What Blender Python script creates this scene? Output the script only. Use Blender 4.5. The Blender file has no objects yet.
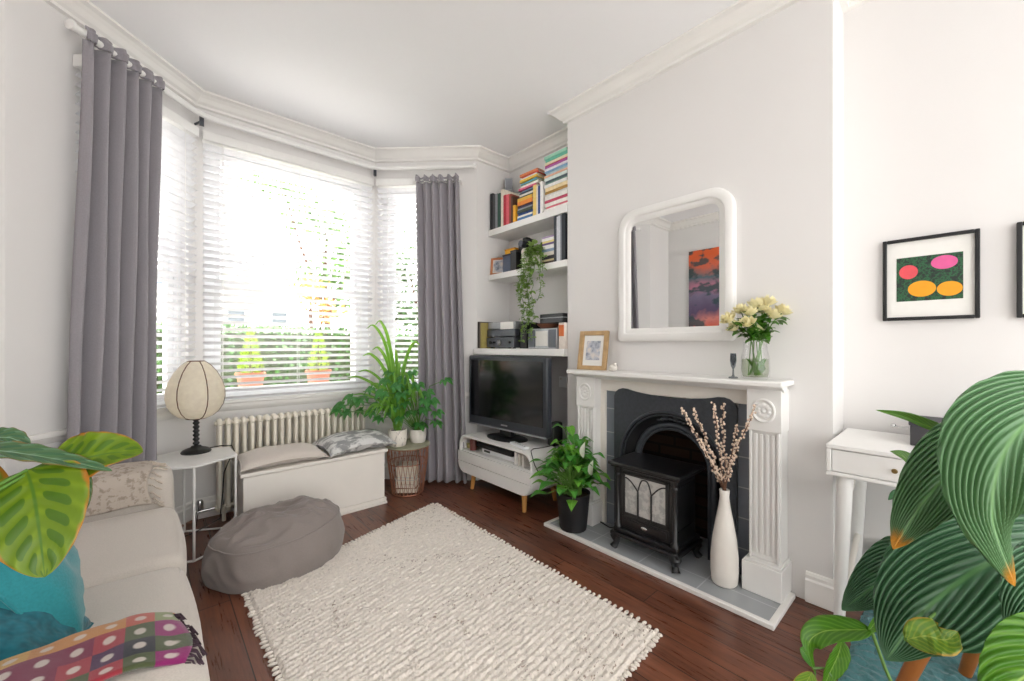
import bpy, bmesh, math, random
from mathutils import Vector, Matrix, noise
C = bpy.context.scene.collection
PI = math.pi
R = random.Random(7)
def rad(a): return a*PI/180

# ------------------------------------------------------------------ camera model (a level wide lens in the room)
FPX = 403.0; HC = 1.15; YAW = math.atan(362/403.0)
def P(x, y, d):
    """world point seen at photo pixel (x, y) at depth d metres in front of the camera"""
    u = (x-512)/FPX*d
    return Vector((math.sin(YAW)*d+math.cos(YAW)*u, math.cos(YAW)*d-math.sin(YAW)*u, HC-(y-345)/FPX*d))

# ------------------------------------------------------------------ materials
def s2l(c): return c/12.92 if c <= .04045 else ((c+.055)/1.055)**2.4
def col(*c):
    if len(c) == 1:
        h = c[0].lstrip('#'); c = [int(h[i:i+2], 16)/255 for i in (0, 2, 4)]
    return (s2l(c[0]), s2l(c[1]), s2l(c[2]), 1)
class NT:
    def __init__(s, name):
        s.m = bpy.data.materials.new(name); s.m.use_nodes = True
        s.t = s.m.node_tree; s.t.nodes.clear()
        s.out = s.t.nodes.new('ShaderNodeOutputMaterial')
    def n(s, k, **kw):
        o = s.t.nodes.new(k)
        for a, v in kw.items():
            if a.startswith('i_'):
                key = a[2:]; key = int(key) if key.isdigit() else key.replace('_', ' ')
                o.inputs[key].default_value = v
            else: setattr(o, a, v)
        return o
    def l(s, a, b): s.t.links.new(a, b)
    def pbr(s, **kw):
        b = s.n('ShaderNodeBsdfPrincipled')
        for k, v in kw.items(): b.inputs[k.replace('_', ' ')].default_value = v
        s.l(b.outputs[0], s.out.inputs[0]); return b
    def ramp(s, fac, stops, interp='LINEAR'):
        r = s.n('ShaderNodeValToRGB'); r.color_ramp.interpolation = interp
        e = r.color_ramp.elements
        while len(e) < len(stops): e.new(.5)
        for q, (p, c) in zip(e, stops): q.position = p; q.color = c
        s.l(fac, r.inputs[0]); return r.outputs[0]
    def coord(s, kind='Object', scale=(1, 1, 1), rot=(0, 0, 0)):
        tc = s.n('ShaderNodeTexCoord'); mp = s.n('ShaderNodeMapping')
        mp.inputs['Scale'].default_value = scale; mp.inputs['Rotation'].default_value = rot
        s.l(tc.outputs[kind], mp.inputs[0]); return mp.outputs[0]
    def math(s, op, a, b=None, c=None):
        m = s.n('ShaderNodeMath', operation=op)
        for i, v in enumerate((a, b, c)):
            if v is None: continue
            if isinstance(v, (int, float)): m.inputs[i].default_value = v
            else: s.l(v, m.inputs[i])
        return m.outputs[0]
    def mix(s, fac, a, b):
        m = s.n('ShaderNodeMix', data_type='RGBA')
        for i, v in ((0, fac), (6, a), (7, b)):
            if isinstance(v, (int, float)): m.inputs[i].default_value = v
            elif isinstance(v, tuple): m.inputs[i].default_value = v
            else: s.l(v, m.inputs[i])
        return m.outputs[2]
    def noise(s, vec, scale, detail=3, rough=.5):
        o = s.n('ShaderNodeTexNoise', i_Scale=scale, i_Detail=detail, i_Roughness=rough)
        s.l(vec, o.inputs['Vector']); return o.outputs[0]
    def bump(s, h, bsdf, strength=.3, dist=.01):
        b = s.n('ShaderNodeBump', i_Strength=strength, i_Distance=dist)
        s.l(h, b.inputs['Height']); s.l(b.outputs[0], bsdf.inputs['Normal'])
def vary(c, k):
    return tuple(min(1, x*k) for x in c[:3])+(1,)
_cache = {}
def plain(name, c, rough=.5, metal=0., ns=30, amt=.06, bump=0., spec=.5, coat=0., sheen=0., bscale=None):
    """a procedural surface: one colour with a fine noise variation and optional bump"""
    if name in _cache: return _cache[name]
    t = NT(name); b = t.pbr(Roughness=rough, Metallic=metal)
    b.inputs['Specular IOR Level'].default_value = spec
    b.inputs['Coat Weight'].default_value = coat
    b.inputs['Sheen Weight'].default_value = sheen
    v = t.coord()
    f = t.noise(v, ns, 3)
    t.l(t.ramp(f, [(.3, vary(c, 1-amt)), (.7, vary(c, 1+amt))]), b.inputs['Base Color'])
    if bump:
        t.bump(t.noise(v, bscale or ns*6, 2), b, bump, .004)
    _cache[name] = t.m; return t.m
def fabric(name, c, thread=350, bump=.4, amt=.12, rough=.95):
    if name in _cache: return _cache[name]
    t = NT(name); b = t.pbr(Roughness=rough); b.inputs['Specular IOR Level'].default_value = .15
    b.inputs['Sheen Weight'].default_value = .25
    v = t.coord()
    f = t.noise(v, thread, 1); g = t.noise(v, 7, 3)
    a = t.ramp(f, [(.3, vary(c, 1-amt)), (.7, vary(c, 1+amt))])
    t.l(t.mix(t.math('MULTIPLY', g, .25), a, vary(c, .8)), b.inputs['Base Color'])
    t.bump(f, b, bump, .002)
    _cache[name] = t.m; return t.m

M = {}
M['wall'] = plain('wall_paint', col('#e6e4e2'), .85, ns=2, amt=.012, bump=.05, bscale=160, spec=.2)
M['wallgrey'] = plain('grey_lower_wall', col('#d4d3d4'), .8, ns=2, amt=.02, spec=.2)  # slightly greyer wall colour for the alcove below the lowest shelf
M['ceil'] = plain('ceiling_paint', col('#fafafb'), .9, ns=2, amt=.01, spec=.1)
M['trim'] = plain('white_gloss_paint', col('#f0eeea'), .4, ns=6, amt=.015)
M['cream'] = plain('cream_paint', col('#ece7df'), .5, ns=6, amt=.02)
M['rad'] = plain('radiator_enamel', col('#efe9da'), .35, ns=6, amt=.02)
M['white'] = plain('white_lacquer', col('#eeedea'), .35, ns=8, amt=.015)
M['whitemetal'] = plain('white_powder_coat', col('#ecebe8'), .4, ns=20, amt=.02)
M['upvc'] = plain('white_frame_plastic', col('#eef0f2'), .3, ns=10, amt=.01)
M['iron'] = plain('cast_iron', col('#3e4248'), .38, metal=.2, ns=60, amt=.15, bump=.2, bscale=400)
M['stove'] = plain('black_stove_enamel', col('#1c1c1e'), .3, metal=.15, ns=60, amt=.15, bump=.06, bscale=300, coat=.3)
M['soot'] = plain('soot', col('#0c0b0b'), .95, ns=10, amt=.3)
M['blackplastic'] = plain('black_plastic', col('#17181a'), .35, ns=30, amt=.1)
M['darkmatt'] = plain('dark_grey_box', col('#3b3a3d'), .6, ns=30, amt=.06)
M['silver'] = plain('silver_plastic', col('#a3a5a9'), .35, metal=.5, ns=40, amt=.05)
M['gunmetal'] = plain('gunmetal', col('#55585e'), .35, metal=.6, ns=40, amt=.05)
M['chrome'] = plain('chrome', col('#c9c9c9'), .15, metal=1., ns=40, amt=.02)
M['brass'] = plain('aged_brass', col('#9a8455'), .35, metal=1., ns=40, amt=.1)
M['copper'] = plain('copper_wire', col('#b07a62'), .4, metal=.6, ns=40, amt=.1)
M['terracotta'] = plain('terracotta', col('#c98468'), .85, ns=12, amt=.1)
M['soil'] = plain('soil', col('#3a2b20'), 1., ns=60, amt=.4, bump=.8, bscale=80)
M['legwood'] = plain('pale_leg_wood', col('#d39a55'), .45, ns=9, amt=.1)
M['stem'] = plain('green_stem', col('#5f8a3a'), .5, ns=20, amt=.15)
M['twig'] = plain('twig', col('#6b4a36'), .8, ns=50, amt=.2)
M['cable'] = plain('black_cable', col('#151515'), .5, ns=30, amt=.1)
M['pot_black'] = plain('matt_black_pot', col('#1d1d20'), .55, ns=20, amt=.08)
M['ceramic'] = plain('white_ceramic', col('#e9e4dc'), .35, ns=8, amt=.04)
M['ceramic_grey'] = plain('white_glazed_ceramic', col('#d9d3cb'), .4, ns=30, amt=.05, bump=.3, bscale=120)

def mat_marks(name, base, mark, scale, thr, rough=.6, stretch=(1, 1, 1), bump=0.):
    if name in _cache: return _cache[name]
    t = NT(name); b = t.pbr(Roughness=rough)
    v = t.coord(scale=stretch); f = t.noise(v, scale, 4, .6)
    t.l(t.ramp(f, [(thr-.04, base), (thr+.04, mark)]), b.inputs['Base Color'])
    if bump: t.bump(f, b, bump, .004)
    _cache[name] = t.m; return t.m

def mat_floor():
    t = NT('dark_floorboards'); b = t.pbr(Roughness=.32)
    v = t.coord(rot=(0, 0, rad(90)))
    br = t.n('ShaderNodeTexBrick', offset=.37, offset_frequency=2)
    br.inputs['Scale'].default_value = 1; br.inputs['Brick Width'].default_value = 1.25
    br.inputs['Row Height'].default_value = .125; br.inputs['Mortar Size'].default_value = .0022
    br.inputs['Mortar Smooth'].default_value = .2; br.inputs['Bias'].default_value = 0
    br.inputs['Color1'].default_value = (0, 0, 0, 1); br.inputs['Color2'].default_value = (1, 1, 1, 1)
    br.inputs['Mortar'].default_value = (.5, .5, .5, 1)
    t.l(v, br.inputs['Vector'])
    grain = t.noise(t.coord(scale=(26, 1.6, 1)), 3.2, 6, .65)
    mot = t.noise(t.coord(scale=(4, 1.3, 1)), 3, 3)
    plank = t.ramp(br.outputs['Color'], [(0, col('#4b2a20')), (.5, col('#663a2a')), (1, col('#7b4833'))])
    g = t.ramp(grain, [(.35, col('#38201a')), (.62, col('#85563f'))])
    c = t.mix(.42, plank, g)
    c = t.mix(t.ramp(mot, [(.45, (0, 0, 0, 1)), (.75, (.4, .4, .4, 1))]), c, col('#96614a'))
    c = t.mix(br.outputs['Fac'], c, col('#150c09'))
    t.l(c, b.inputs['Base Color'])
    t.l(t.ramp(grain, [(.3, (.24, .24, .24, 1)), (.7, (.4, .4, .4, 1))]), b.inputs['Roughness'])
    h = t.math('SUBTRACT', t.math('MULTIPLY', grain, .25), br.outputs['Fac'])
    t.bump(h, b, .35, .003)
    return t.m
M['floor'] = mat_floor()

def mat_brick(name, c1, c2, mortar, w=.2, h=.065, ms=.008, rot=(0, 0, 0), rough=.9, bump=.5):
    t = NT(name); b = t.pbr(Roughness=rough)
    br = t.n('ShaderNodeTexBrick'); br.inputs['Scale'].default_value = 1
    br.inputs['Brick Width'].default_value = w; br.inputs['Row Height'].default_value = h
    br.inputs['Mortar Size'].default_value = ms
    for k, c in (('Color1', c1), ('Color2', c2), ('Mortar', mortar)): br.inputs[k].default_value = c
    t.l(t.coord(rot=rot), br.inputs['Vector'])
    n = t.noise(t.coord(), 22, 4)
    t.l(t.mix(t.math('MULTIPLY', n, .5), br.outputs['Color'], vary(c1, .5)), b.inputs['Base Color'])
    t.bump(t.math('SUBTRACT', 1., br.outputs['Fac']), b, bump, .006)
    return t.m
M['firebrick'] = mat_brick('fire_brick', col('#3f2a20'), col('#2a1b16'), col('#120e0d'), rot=(0, rad(90), rad(90)))

def mat_tiles(name, c, mortar, size, rot, off=0.):
    t = NT(name); b = t.pbr(Roughness=.35)
    br = t.n('ShaderNodeTexBrick', offset=off); br.inputs['Scale'].default_value = 1
    br.inputs['Brick Width'].default_value = size[0]; br.inputs['Row Height'].default_value = size[1]
    br.inputs['Mortar Size'].default_value = .003
    br.inputs['Color1'].default_value = vary(c, .93); br.inputs['Color2'].default_value = vary(c, 1.05)
    br.inputs['Mortar'].default_value = mortar
    t.l(t.coord(rot=rot), br.inputs['Vector'])
    n = t.noise(t.coord(), 9, 4)
    t.l(t.mix(t.math('MULTIPLY', n, .3), br.outputs['Color'], vary(c, .75)), b.inputs['Base Color'])
    t.bump(t.math('SUBTRACT', 1., br.outputs['Fac']), b, .4, .003)
    return t.m
M['slate'] = mat_tiles('grey_hearth_tile', col('#a9adb0'), col('#c9ccce'), (.30, .2), (0, 0, rad(90)))
M['sidetile'] = mat_tiles('grey_fireplace_tile', col('#7b828b'), col('#b4b8bc'), (.15, .15), (rad(90), 0, rad(90)))

def mat_glass(name='window_glass', tint=(1, 1, 1, 1), refl=.08):
    if name in _cache: return _cache[name]
    t = NT(name)
    tr = t.n('ShaderNodeBsdfTransparent'); tr.inputs[0].default_value = tint
    gl = t.n('ShaderNodeBsdfGlossy'); gl.inputs['Roughness'].default_value = .02
    lw = t.n('ShaderNodeLayerWeight'); fc = t.math('ADD', t.math('MULTIPLY', t.math('POWER', lw.outputs['Facing'], 4.), .55), .03)
    mx = t.n('ShaderNodeMixShader')
    t.l(fc, mx.inputs[0]); t.l(tr.outputs[0], mx.inputs[1]); t.l(gl.outputs[0], mx.inputs[2])
    t.l(mx.outputs[0], t.out.inputs[0]); _cache[name] = t.m; return t.m
M['glass'] = mat_glass()
M['water'] = mat_glass('water_in_vase', (.86, .9, .8, 1))

def mat_translucent(name, c, rough=.5, tr=.35, ns=20, amt=.06):
    t = NT(name); b = t.pbr(Roughness=rough)
    f = t.noise(t.coord(), ns, 3)
    cc = t.ramp(f, [(.3, vary(c, 1-amt)), (.7, vary(c, 1+amt))])
    t.l(cc, b.inputs['Base Color'])
    tl = t.n('ShaderNodeBsdfTranslucent'); t.l(cc, tl.inputs[0])
    mx = t.n('ShaderNodeMixShader'); mx.inputs[0].default_value = tr
    t.l(b.outputs[0], mx.inputs[1]); t.l(tl.outputs[0], mx.inputs[2]); t.l(mx.outputs[0], t.out.inputs[0])
    return t.m
M['slat'] = mat_translucent('white_blind_slat', col('#e6e6e8'), .4, .08)
M['shade'] = mat_translucent('silk_lampshade', col('#fbf4e6'), .8, .6, 40, .05)
M['petal'] = mat_translucent('cream_petal', col('#f4ecc0'), .6, .3, 30, .08)
M['lilyflower'] = mat_translucent('white_spathe', col('#eef2e2'), .5, .3)

def mat_leaf(name, base, vein, K=9, slant=.35, patch=None, edge=None, midc=None, tip=None, rough=.35, tr=.25, bandw=.5, vw=.5):
    """leaf surface driven by the leaf's own UV: u along the midrib, v across (0..1, midrib at .5)"""
    t = NT(name); b = t.pbr(Roughness=rough); b.inputs['Specular IOR Level'].default_value = .5
    uv = t.n('ShaderNodeTexCoord').outputs['UV']; sp = t.n('ShaderNodeSeparateXYZ'); t.l(uv, sp.inputs[0])
    a = t.math('ABSOLUTE', t.math('SUBTRACT', t.math('MULTIPLY', sp.outputs[1], 2.), 1.))
    ph = t.math('MULTIPLY', t.math('SUBTRACT', sp.outputs[0], t.math('MULTIPLY', a, slant)), K*2*PI)
    wv = t.math('MULTIPLY', t.math('ADD', t.math('COSINE', ph), 1.), .5)
    n = t.noise(uv, 5, 3)
    c = t.mix(t.math('MULTIPLY', n, .6), base, vary(base, .6))
    c = t.mix(t.math('MULTIPLY', t.math('POWER', wv, 3.), vw), c, vein)
    if patch:
        band = t.ramp(a, [(.1, (0, 0, 0, 1)), (.22, (1, 1, 1, 1)), (.55, (1, 1, 1, 1)), (.74, (0, 0, 0, 1))])
        pw = t.ramp(t.math('MULTIPLY', wv, t.math('MAXIMUM', band, 0.)), [(bandw-.06, (0, 0, 0, 1)), (bandw+.06, (1, 1, 1, 1))])
        c = t.mix(t.math('MULTIPLY', pw, .85), c, patch)
    if midc: c = t.mix(t.ramp(a, [(.015, (1, 1, 1, 1)), (.05, (0, 0, 0, 1))]), c, midc)
    if edge: c = t.mix(t.ramp(t.math('ADD', a, t.math('MULTIPLY', t.math('SUBTRACT', n, .5), .5)), [(.9, (0, 0, 0, 1)), (.99, (1, 1, 1, 1))]), c, edge)
    if tip: c = t.mix(t.ramp(t.math('ADD', sp.outputs[0], t.math('MULTIPLY', t.math('SUBTRACT', n, .5), .1)), [(.91, (0, 0, 0, 1)), (.96, (1, 1, 1, 1))]), c, tip)
    t.l(c, b.inputs['Base Color'])
    tl = t.n('ShaderNodeBsdfTranslucent'); t.l(t.mix(.5, c, col('#9ed040')), tl.inputs[0])
    mx = t.n('ShaderNodeMixShader'); mx.inputs[0].default_value = tr
    t.l(b.outputs[0], mx.inputs[1]); t.l(tl.outputs[0], mx.inputs[2]); t.l(mx.outputs[0], t.out.inputs[0])
    return t.m
M['leaf_big'] = mat_leaf('large_quilted_leaf', col('#5a8a57'), col('#86b080'), K=10, slant=.85, midc=col('#6fa060'), tip=col('#c98a1e'), rough=.34, tr=.18, vw=.25)
M['leaf_dark'] = mat_leaf('dark_quilted_leaf', col('#3d6e48'), col('#7ba57e'), K=10, slant=.85, midc=col('#5f9058'), rough=.3, tr=.15, vw=.3)
M['leaf_bright'] = mat_leaf('bright_thin_leaf', col('#4f8a1f'), col('#86b93f'), K=9, midc=col('#a5c85a'), rough=.35, tr=.35)
M['leaf_yellowing'] = mat_leaf('yellowing_leaf', col('#6c9a2a'), col('#b5bd3c'), K=8, edge=col('#c8a23c'), midc=col('#a9b84a'), rough=.4, tr=.3)
M['leaf_cal'] = mat_leaf('lime_calathea_leaf', col('#6f8c16'), col('#879f22'), K=6.5, slant=.28, patch=col('#3d6418'), edge=col('#b8782a'), midc=col('#4d7423'), rough=.32, tr=.3, bandw=.42)
M['leaf_caldark'] = mat_leaf('dark_calathea_leaf', col('#4a6e44'), col('#6f9478'), K=6.5, slant=.28, patch=col('#2d5a3a'), midc=col('#88ad88'), edge=col('#7a6a3a'), rough=.25, tr=.1)
M['leaf_lily'] = mat_leaf('peace_lily_leaf', col('#3d8c34'), col('#74b455'), K=9, midc=col('#7fbb62'), rough=.28, tr=.25)
M['leaf_lily2'] = mat_leaf('young_peace_lily_leaf', col('#5aa62f'), col('#9ccb5a'), K=9, midc=col('#a6d070'), rough=.3, tr=.3)
M['leaf_pothos'] = mat_leaf('trailing_leaf', col('#7ea24e'), col('#c9d898'), K=4, midc=col('#b7c97a'), rough=.45, tr=.3)
M['leaf_strap'] = mat_leaf('strap_leaf', col('#6aa838'), col('#a8d060'), K=2, midc=col('#4c8a2c'), rough=.4, tr=.45)
M['leaf_lobed'] = mat_leaf('lobed_leaf', col('#2f7f38'), col('#6bb060'), K=7, midc=col('#7dbb66'), rough=.35, tr=.3)
M['leaf_rose'] = mat_leaf('rose_leaf', col('#3f7d24'), col('#74a83f'), K=6, midc=col('#86b356'), rough=.4, tr=.25)
M['leaf_hedge'] = plain('hedge_leaf', col('#3d6429'), .6, ns=9, amt=.5)
M['leaf_tree'] = plain('tree_leaf', col('#5f8f36'), .6, ns=3, amt=.35)
M['leaf_tree_warm'] = plain('orange_tree_leaf', col('#d3953f'), .6, ns=3, amt=.3)
M['leaf_conifer'] = plain('lime_conifer', col('#b4d03c'), .7, ns=20, amt=.25)

# ------------------------------------------------------------------ mesh builder
class MB:
    def __init__(s): s.v = []; s.f = []; s.mi = []; s.sm = []; s.uv = {}; s.cur = 0
    def add(s, vs, fs, smooth=False, uvs=None):
        o = len(s.v); s.v += [Vector(v) for v in vs]
        for f in fs:
            s.f.append([o+i for i in f]); s.mi.append(s.cur); s.sm.append(smooth)
            if uvs: s.uv[len(s.f)-1] = [uvs[i] for i in f]
        return s
    def box(s, a, b, mtx=None):
        x0, y0, z0 = a; x1, y1, z1 = b
        vs = [Vector(p) for p in ((x0,y0,z0),(x1,y0,z0),(x1,y1,z0),(x0,y1,z0),(x0,y0,z1),(x1,y0,z1),(x1,y1,z1),(x0,y1,z1))]
        if mtx is not None: vs = [mtx @ v for v in vs]
        return s.add(vs, [(0,3,2,1),(4,5,6,7),(0,1,5,4),(1,2,6,5),(2,3,7,6),(3,0,4,7)])
    def tube(s, pts, r, n=8, closed=False, cap=True):
        pts = [Vector(p) for p in pts]; N = len(pts)
        rs = r if isinstance(r, (list, tuple)) else [r]*N
        vs = []; up = None
        for i, p in enumerate(pts):
            if closed: t = (pts[(i+1) % N]-pts[i-1]).normalized()
            else: t = (pts[min(i+1, N-1)]-pts[max(i-1, 0)]).normalized()
            if up is None: up = Vector((0, 0, 1)) if abs(t.z) < .9 else Vector((1, 0, 0))
            a = t.cross(up)
            if a.length < 1e-5: a = t.orthogonal()
            a.normalize(); b = a.cross(t).normalized(); up = b
            for k in range(n):
                th = 2*PI*k/n; vs.append(p+(a*math.cos(th)+b*math.sin(th))*rs[i])
        fs = []
        for i in range(N if closed else N-1):
            j = (i+1) % N
            for k in range(n): fs.append((i*n+k, i*n+(k+1) % n, j*n+(k+1) % n, j*n+k))
        if cap and not closed:
            fs.append(tuple(range(n))[::-1]); fs.append(tuple((N-1)*n+k for k in range(n)))
        return s.add(vs, fs, True)
    def lathe(s, prof, c=(0, 0, 0), n=24, sx=1., sy=1., mtx=None, cap=True, rib=None):
        """prof: list of (r, z) from bottom to top"""
        vs = []; c = Vector(c)
        for r, z in prof:
            for k in range(n):
                th = 2*PI*k/n; rr = r*(rib(th, z) if rib else 1)
                v = Vector((rr*math.cos(th)*sx, rr*math.sin(th)*sy, z))
                vs.append((mtx @ v if mtx is not None else v)+c)
        fs = []
        for i in range(len(prof)-1):
            for k in range(n): fs.append((i*n+k, i*n+(k+1) % n, (i+1)*n+(k+1) % n, (i+1)*n+k))
        if cap:
            if prof[0][0] > 1e-4: fs.append(tuple(range(n))[::-1])
            if prof[-1][0] > 1e-4: fs.append(tuple((len(prof)-1)*n+k for k in range(n)))
        return s.add(vs, fs, True)
    def ball(s, c, r, n=10, m=6, sc=(1, 1, 1), mtx=None):
        prof = [(max(1e-5, r*math.sin(PI*i/m)), -r*math.cos(PI*i/m)) for i in range(m+1)]
        vs = []; c = Vector(c)
        for pr, z in prof:
            for k in range(n):
                th = 2*PI*k/n; v = Vector((pr*math.cos(th)*sc[0], pr*math.sin(th)*sc[1], z*sc[2]))
                vs.append((mtx @ v if mtx is not None else v)+c)
        fs = [(i*n+k, i*n+(k+1) % n, (i+1)*n+(k+1) % n, (i+1)*n+k) for i in range(m) for k in range(n)]
        return s.add(vs, fs, True)
    def prism(s, poly, org, ux, uy, depth):
        """extrude polygon (2D) laid on plane org+ux*x+uy*y by vector depth"""
        org, ux, uy, depth = map(Vector, (org, ux, uy, depth))
        n = len(poly); A = [org+ux*x+uy*y for x, y in poly]; B = [a+depth for a in A]
        fs = [tuple(range(n))[::-1], tuple(range(n, 2*n))]+[(i, (i+1) % n, n+(i+1) % n, n+i) for i in range(n)]
        return s.add(A+B, fs)
    def sweep(s, path, prof, closed=False):
        """path: 2D points; prof: (offset to the left-hand inside, z). mitred corners"""
        N = len(path); vs = []
        def nrm(a, b):
            d = Vector((b[0]-a[0], b[1]-a[1])).normalized(); return Vector((d.y, -d.x))
        for i, p in enumerate(path):
            ns = []
            if i > 0 or closed: ns.append(nrm(path[i-1], p))
            if i < N-1 or closed: ns.append(nrm(p, path[(i+1) % N]))
            m = ns[0] if len(ns) == 1 else (ns[0]+ns[1])/(1+ns[0].dot(ns[1]))
            for o, z in prof: vs.append((p[0]+m.x*o, p[1]+m.y*o, z))
        k = len(prof); fs = []
        for i in range(N if closed else N-1):
            j = (i+1) % N
            for q in range(k): fs.append((i*k+q, j*k+q, j*k+(q+1) % k, i*k+(q+1) % k))
        if not closed: fs += [tuple(range(k)), tuple((N-1)*k+q for q in range(k))[::-1]]
        return s.add(vs, fs)
    def grid(s, fn, nu, nv, smooth=True, wrapu=False, wrapv=False):
        vs = []; uvs = []
        for i in range(nu+(0 if wrapu else 1)):
            for j in range(nv+(0 if wrapv else 1)):
                u = i/nu; v = j/nv; vs.append(fn(u, v)); uvs.append((u, v))
        W = nv+(0 if wrapv else 1); H = nu if wrapu else nu+1; fs = []
        for i in range(nu):
            for j in range(nv):
                a = i; b = (i+1) % H; c = j; d = (j+1) % W
                fs.append((a*W+c, b*W+c, b*W+d, a*W+d))
        return s.add(vs, fs, smooth, uvs)
    def leaf(s, pts, w, hint=(0, 0, 1), fold=.25, quilt=.0, K=9, slant=.35, nu=14, nv=6, shape=(.8, 1.), curl=0.):
        """a blade round a midrib pts[0]=stalk .. pts[-1]=tip"""
        pts = [Vector(p) for p in pts]; hint = Vector(hint)
        def cr(t):
            n = len(pts)-1; x = min(t*n, n-1e-6); i = int(x); f = x-i
            p1, p2 = pts[i], pts[i+1]; p0 = pts[i-1] if i else p1*2-p2; p3 = pts[i+2] if i+2 <= n else p2*2-p1
            return .5*((2*p1)+(p2-p0)*f+(2*p0-5*p1+4*p2-p3)*f*f+(-p0+3*p1-3*p2+p3)*f**3)
        def fn(u, v):
            p = cr(u); t = (cr(min(1, u+.01))-cr(max(0, u-.01))).normalized()
            sd = t.cross(hint)
            if sd.length < 1e-3: sd = t.orthogonal()
            sd.normalize(); nn = sd.cross(t)
            ww = w*max(0., math.sin(PI*min(1, u)**shape[0]))**shape[1]
            if u > .999 or u < .001: ww = w*.01
            x = (v-.5)*2; a = abs(x)
            z = fold*a*ww-curl*a*a*ww
            if quilt: z += quilt*math.cos(2*PI*K*(u-slant*a))*min(1, a*4)*min(1, (1-u)*6)
            return p+sd*(x*ww)+nn*z
        return s.grid(fn, nu, nv)
    def build(s, name, mats, parent=None, bevel=0, seg=2, solid=0, sub=0, origin=None, smooth_all=None, label=None, weld=False):
        if not isinstance(mats, (list, tuple)): mats = [mats]
        if parent is None:
            if origin is None:
                xs = [v.x for v in s.v]; ys = [v.y for v in s.v]; zs = [v.z for v in s.v]
                origin = ((min(xs)+max(xs))/2, (min(ys)+max(ys))/2, min(zs))
            off = Vector(origin); loc = off
        else:
            off = Vector((0, 0, 0)); q = parent
            while q: off = off+q.location; q = q.parent
            loc = Vector((0, 0, 0))
        me = bpy.data.meshes.new(name)
        me.from_pydata([v-off for v in s.v], [], s.f)
        for m in mats: me.materials.append(m)
        for i, p in enumerate(me.polygons):
            p.material_index = s.mi[i]; p.use_smooth = s.sm[i] if smooth_all is None else smooth_all
        if s.uv:
            ul = me.uv_layers.new(name='UVMap')
            for fi, us in s.uv.items():
                for li, uvv in zip(me.polygons[fi].loop_indices, us): ul.data[li].uv = uvv
        bm = bmesh.new(); bm.from_mesh(me)
        if weld: bmesh.ops.remove_doubles(bm, verts=bm.verts, dist=1e-4)
        if not s.uv: bmesh.ops.recalc_face_normals(bm, faces=bm.faces)
        bm.to_mesh(me); bm.free()
        if not s.uv and any(s.sm):
            me.set_sharp_from_angle(angle=rad(48))
        o = bpy.data.objects.new(name, me); C.objects.link(o); o.location = loc
        if parent: o.parent = parent
        if bevel:
            b = o.modifiers.new('bevel', 'BEVEL'); b.width = bevel; b.segments = seg; b.limit_method = 'ANGLE'; b.angle_limit = rad(35)
            b.harden_normals = False
            for p in me.polygons: p.use_smooth = True
            try: me.set_sharp_from_angle(angle=rad(40))
            except Exception: pass
        if solid:
            b = o.modifiers.new('solid', 'SOLIDIFY'); b.thickness = solid; b.offset = 0
        if sub:
            b = o.modifiers.new('sub', 'SUBSURF'); b.levels = sub; b.render_levels = sub
        if label: o['label'] = label
        return o
def tag(o, label, cat, group=None, kind=None):
    o['label'] = label; o['category'] = cat
    if group: o['group'] = group
    if kind: o['kind'] = kind
    return o
def thing(name, loc, label, cat, group=None):
    o = bpy.data.objects.new(name, None); C.objects.link(o); o.location = loc; o.empty_display_size = .1
    return tag(o, label, cat, group)
def struct(name, mb, mat, parent=None, **kw):
    o = mb.build(name, mat, parent, **kw)
    if parent is None: o['kind'] = 'structure'
    return o
def copy_tree(o, parent=None):
    c = o.copy(); C.objects.link(c); c.parent = parent
    for ch in list(o.children): copy_tree(ch, c)
    return c
def rotz(a, c=(0, 0, 0)):
    return Matrix.Translation(Vector(c)) @ Matrix.Rotation(a, 4, 'Z')
def frame2(p0, p1):
    """matrix: local x along p0->p1, local y outward (left of the direction), z up, origin at p0"""
    d = Vector((p1[0]-p0[0], p1[1]-p0[1])).normalized()
    m = Matrix(((d.x, -d.y, 0, p0[0]), (d.y, d.x, 0, p0[1]), (0, 0, 1, 0), (0, 0, 0, 1)))
    return m, math.hypot(p1[0]-p0[0], p1[1]-p0[1])

# ================================================================== ROOM SHELL
CH = 2.80
XL, XC, XR = -.95, 2.20, 2.44          # left wall, chimney breast face, alcove back
YB, YF, YW = -1.7, 2.75, 3.37          # open end, front wall, bay window wall
CY0, CY1 = .37, 1.86                   # chimney breast
YL = 2.695
B0, B1, B2, B3 = (-.455, 2.695), (.22, 3.37), (1.44, 3.37), (2.07, 2.75)

mb = MB(); mb.box((XL-.1, YB, -.08), (XR+.15, 3.6, 0)); struct('floor', mb, M['floor'])
mb = MB(); mb.box((XL-.1, YB, CH), (XR+.15, 3.7, CH+.1)); struct('ceiling', mb, M['ceil'])
mb = MB(); mb.box((XL-.12, YB, 0), (XL, YL+.12, CH)); struct('wall_left', mb, M['wall'])
mb = MB(); mb.box((XL, YL, 0), (B0[0], YL+.12, CH)); struct('wall_front_left', mb, M['wall'])
mb = MB(); mb.box((B3[0], YF, 0), (XR+.12, YF+.12, CH)); struct('wall_front_right', mb, M['wall'])
mb = MB(); mb.box((XR, CY1, 1.1), (XR+.12, YF, CH)); mb.cur = 1; mb.box((XR, CY1, 0), (XR+.12, YF, 1.1))
struct('wall_alcove', mb, [M['wall'], M['wallgrey']])
mb = MB(); mb.box((XR, YB, 0), (XR+.12, CY0, CH)); struct('wall_right', mb, M['wall'])
mb = MB()                               # chimney breast with the fireplace opening
OY0, OY1, OH = .70, 1.47, .80
mb.box((XC, CY0, 0), (XR+.12, OY0, CH)); mb.box((XC, OY1, 0), (XR+.12, CY1, CH)); mb.box((XC, OY0, OH), (XR+.12, OY1, CH))
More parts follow.
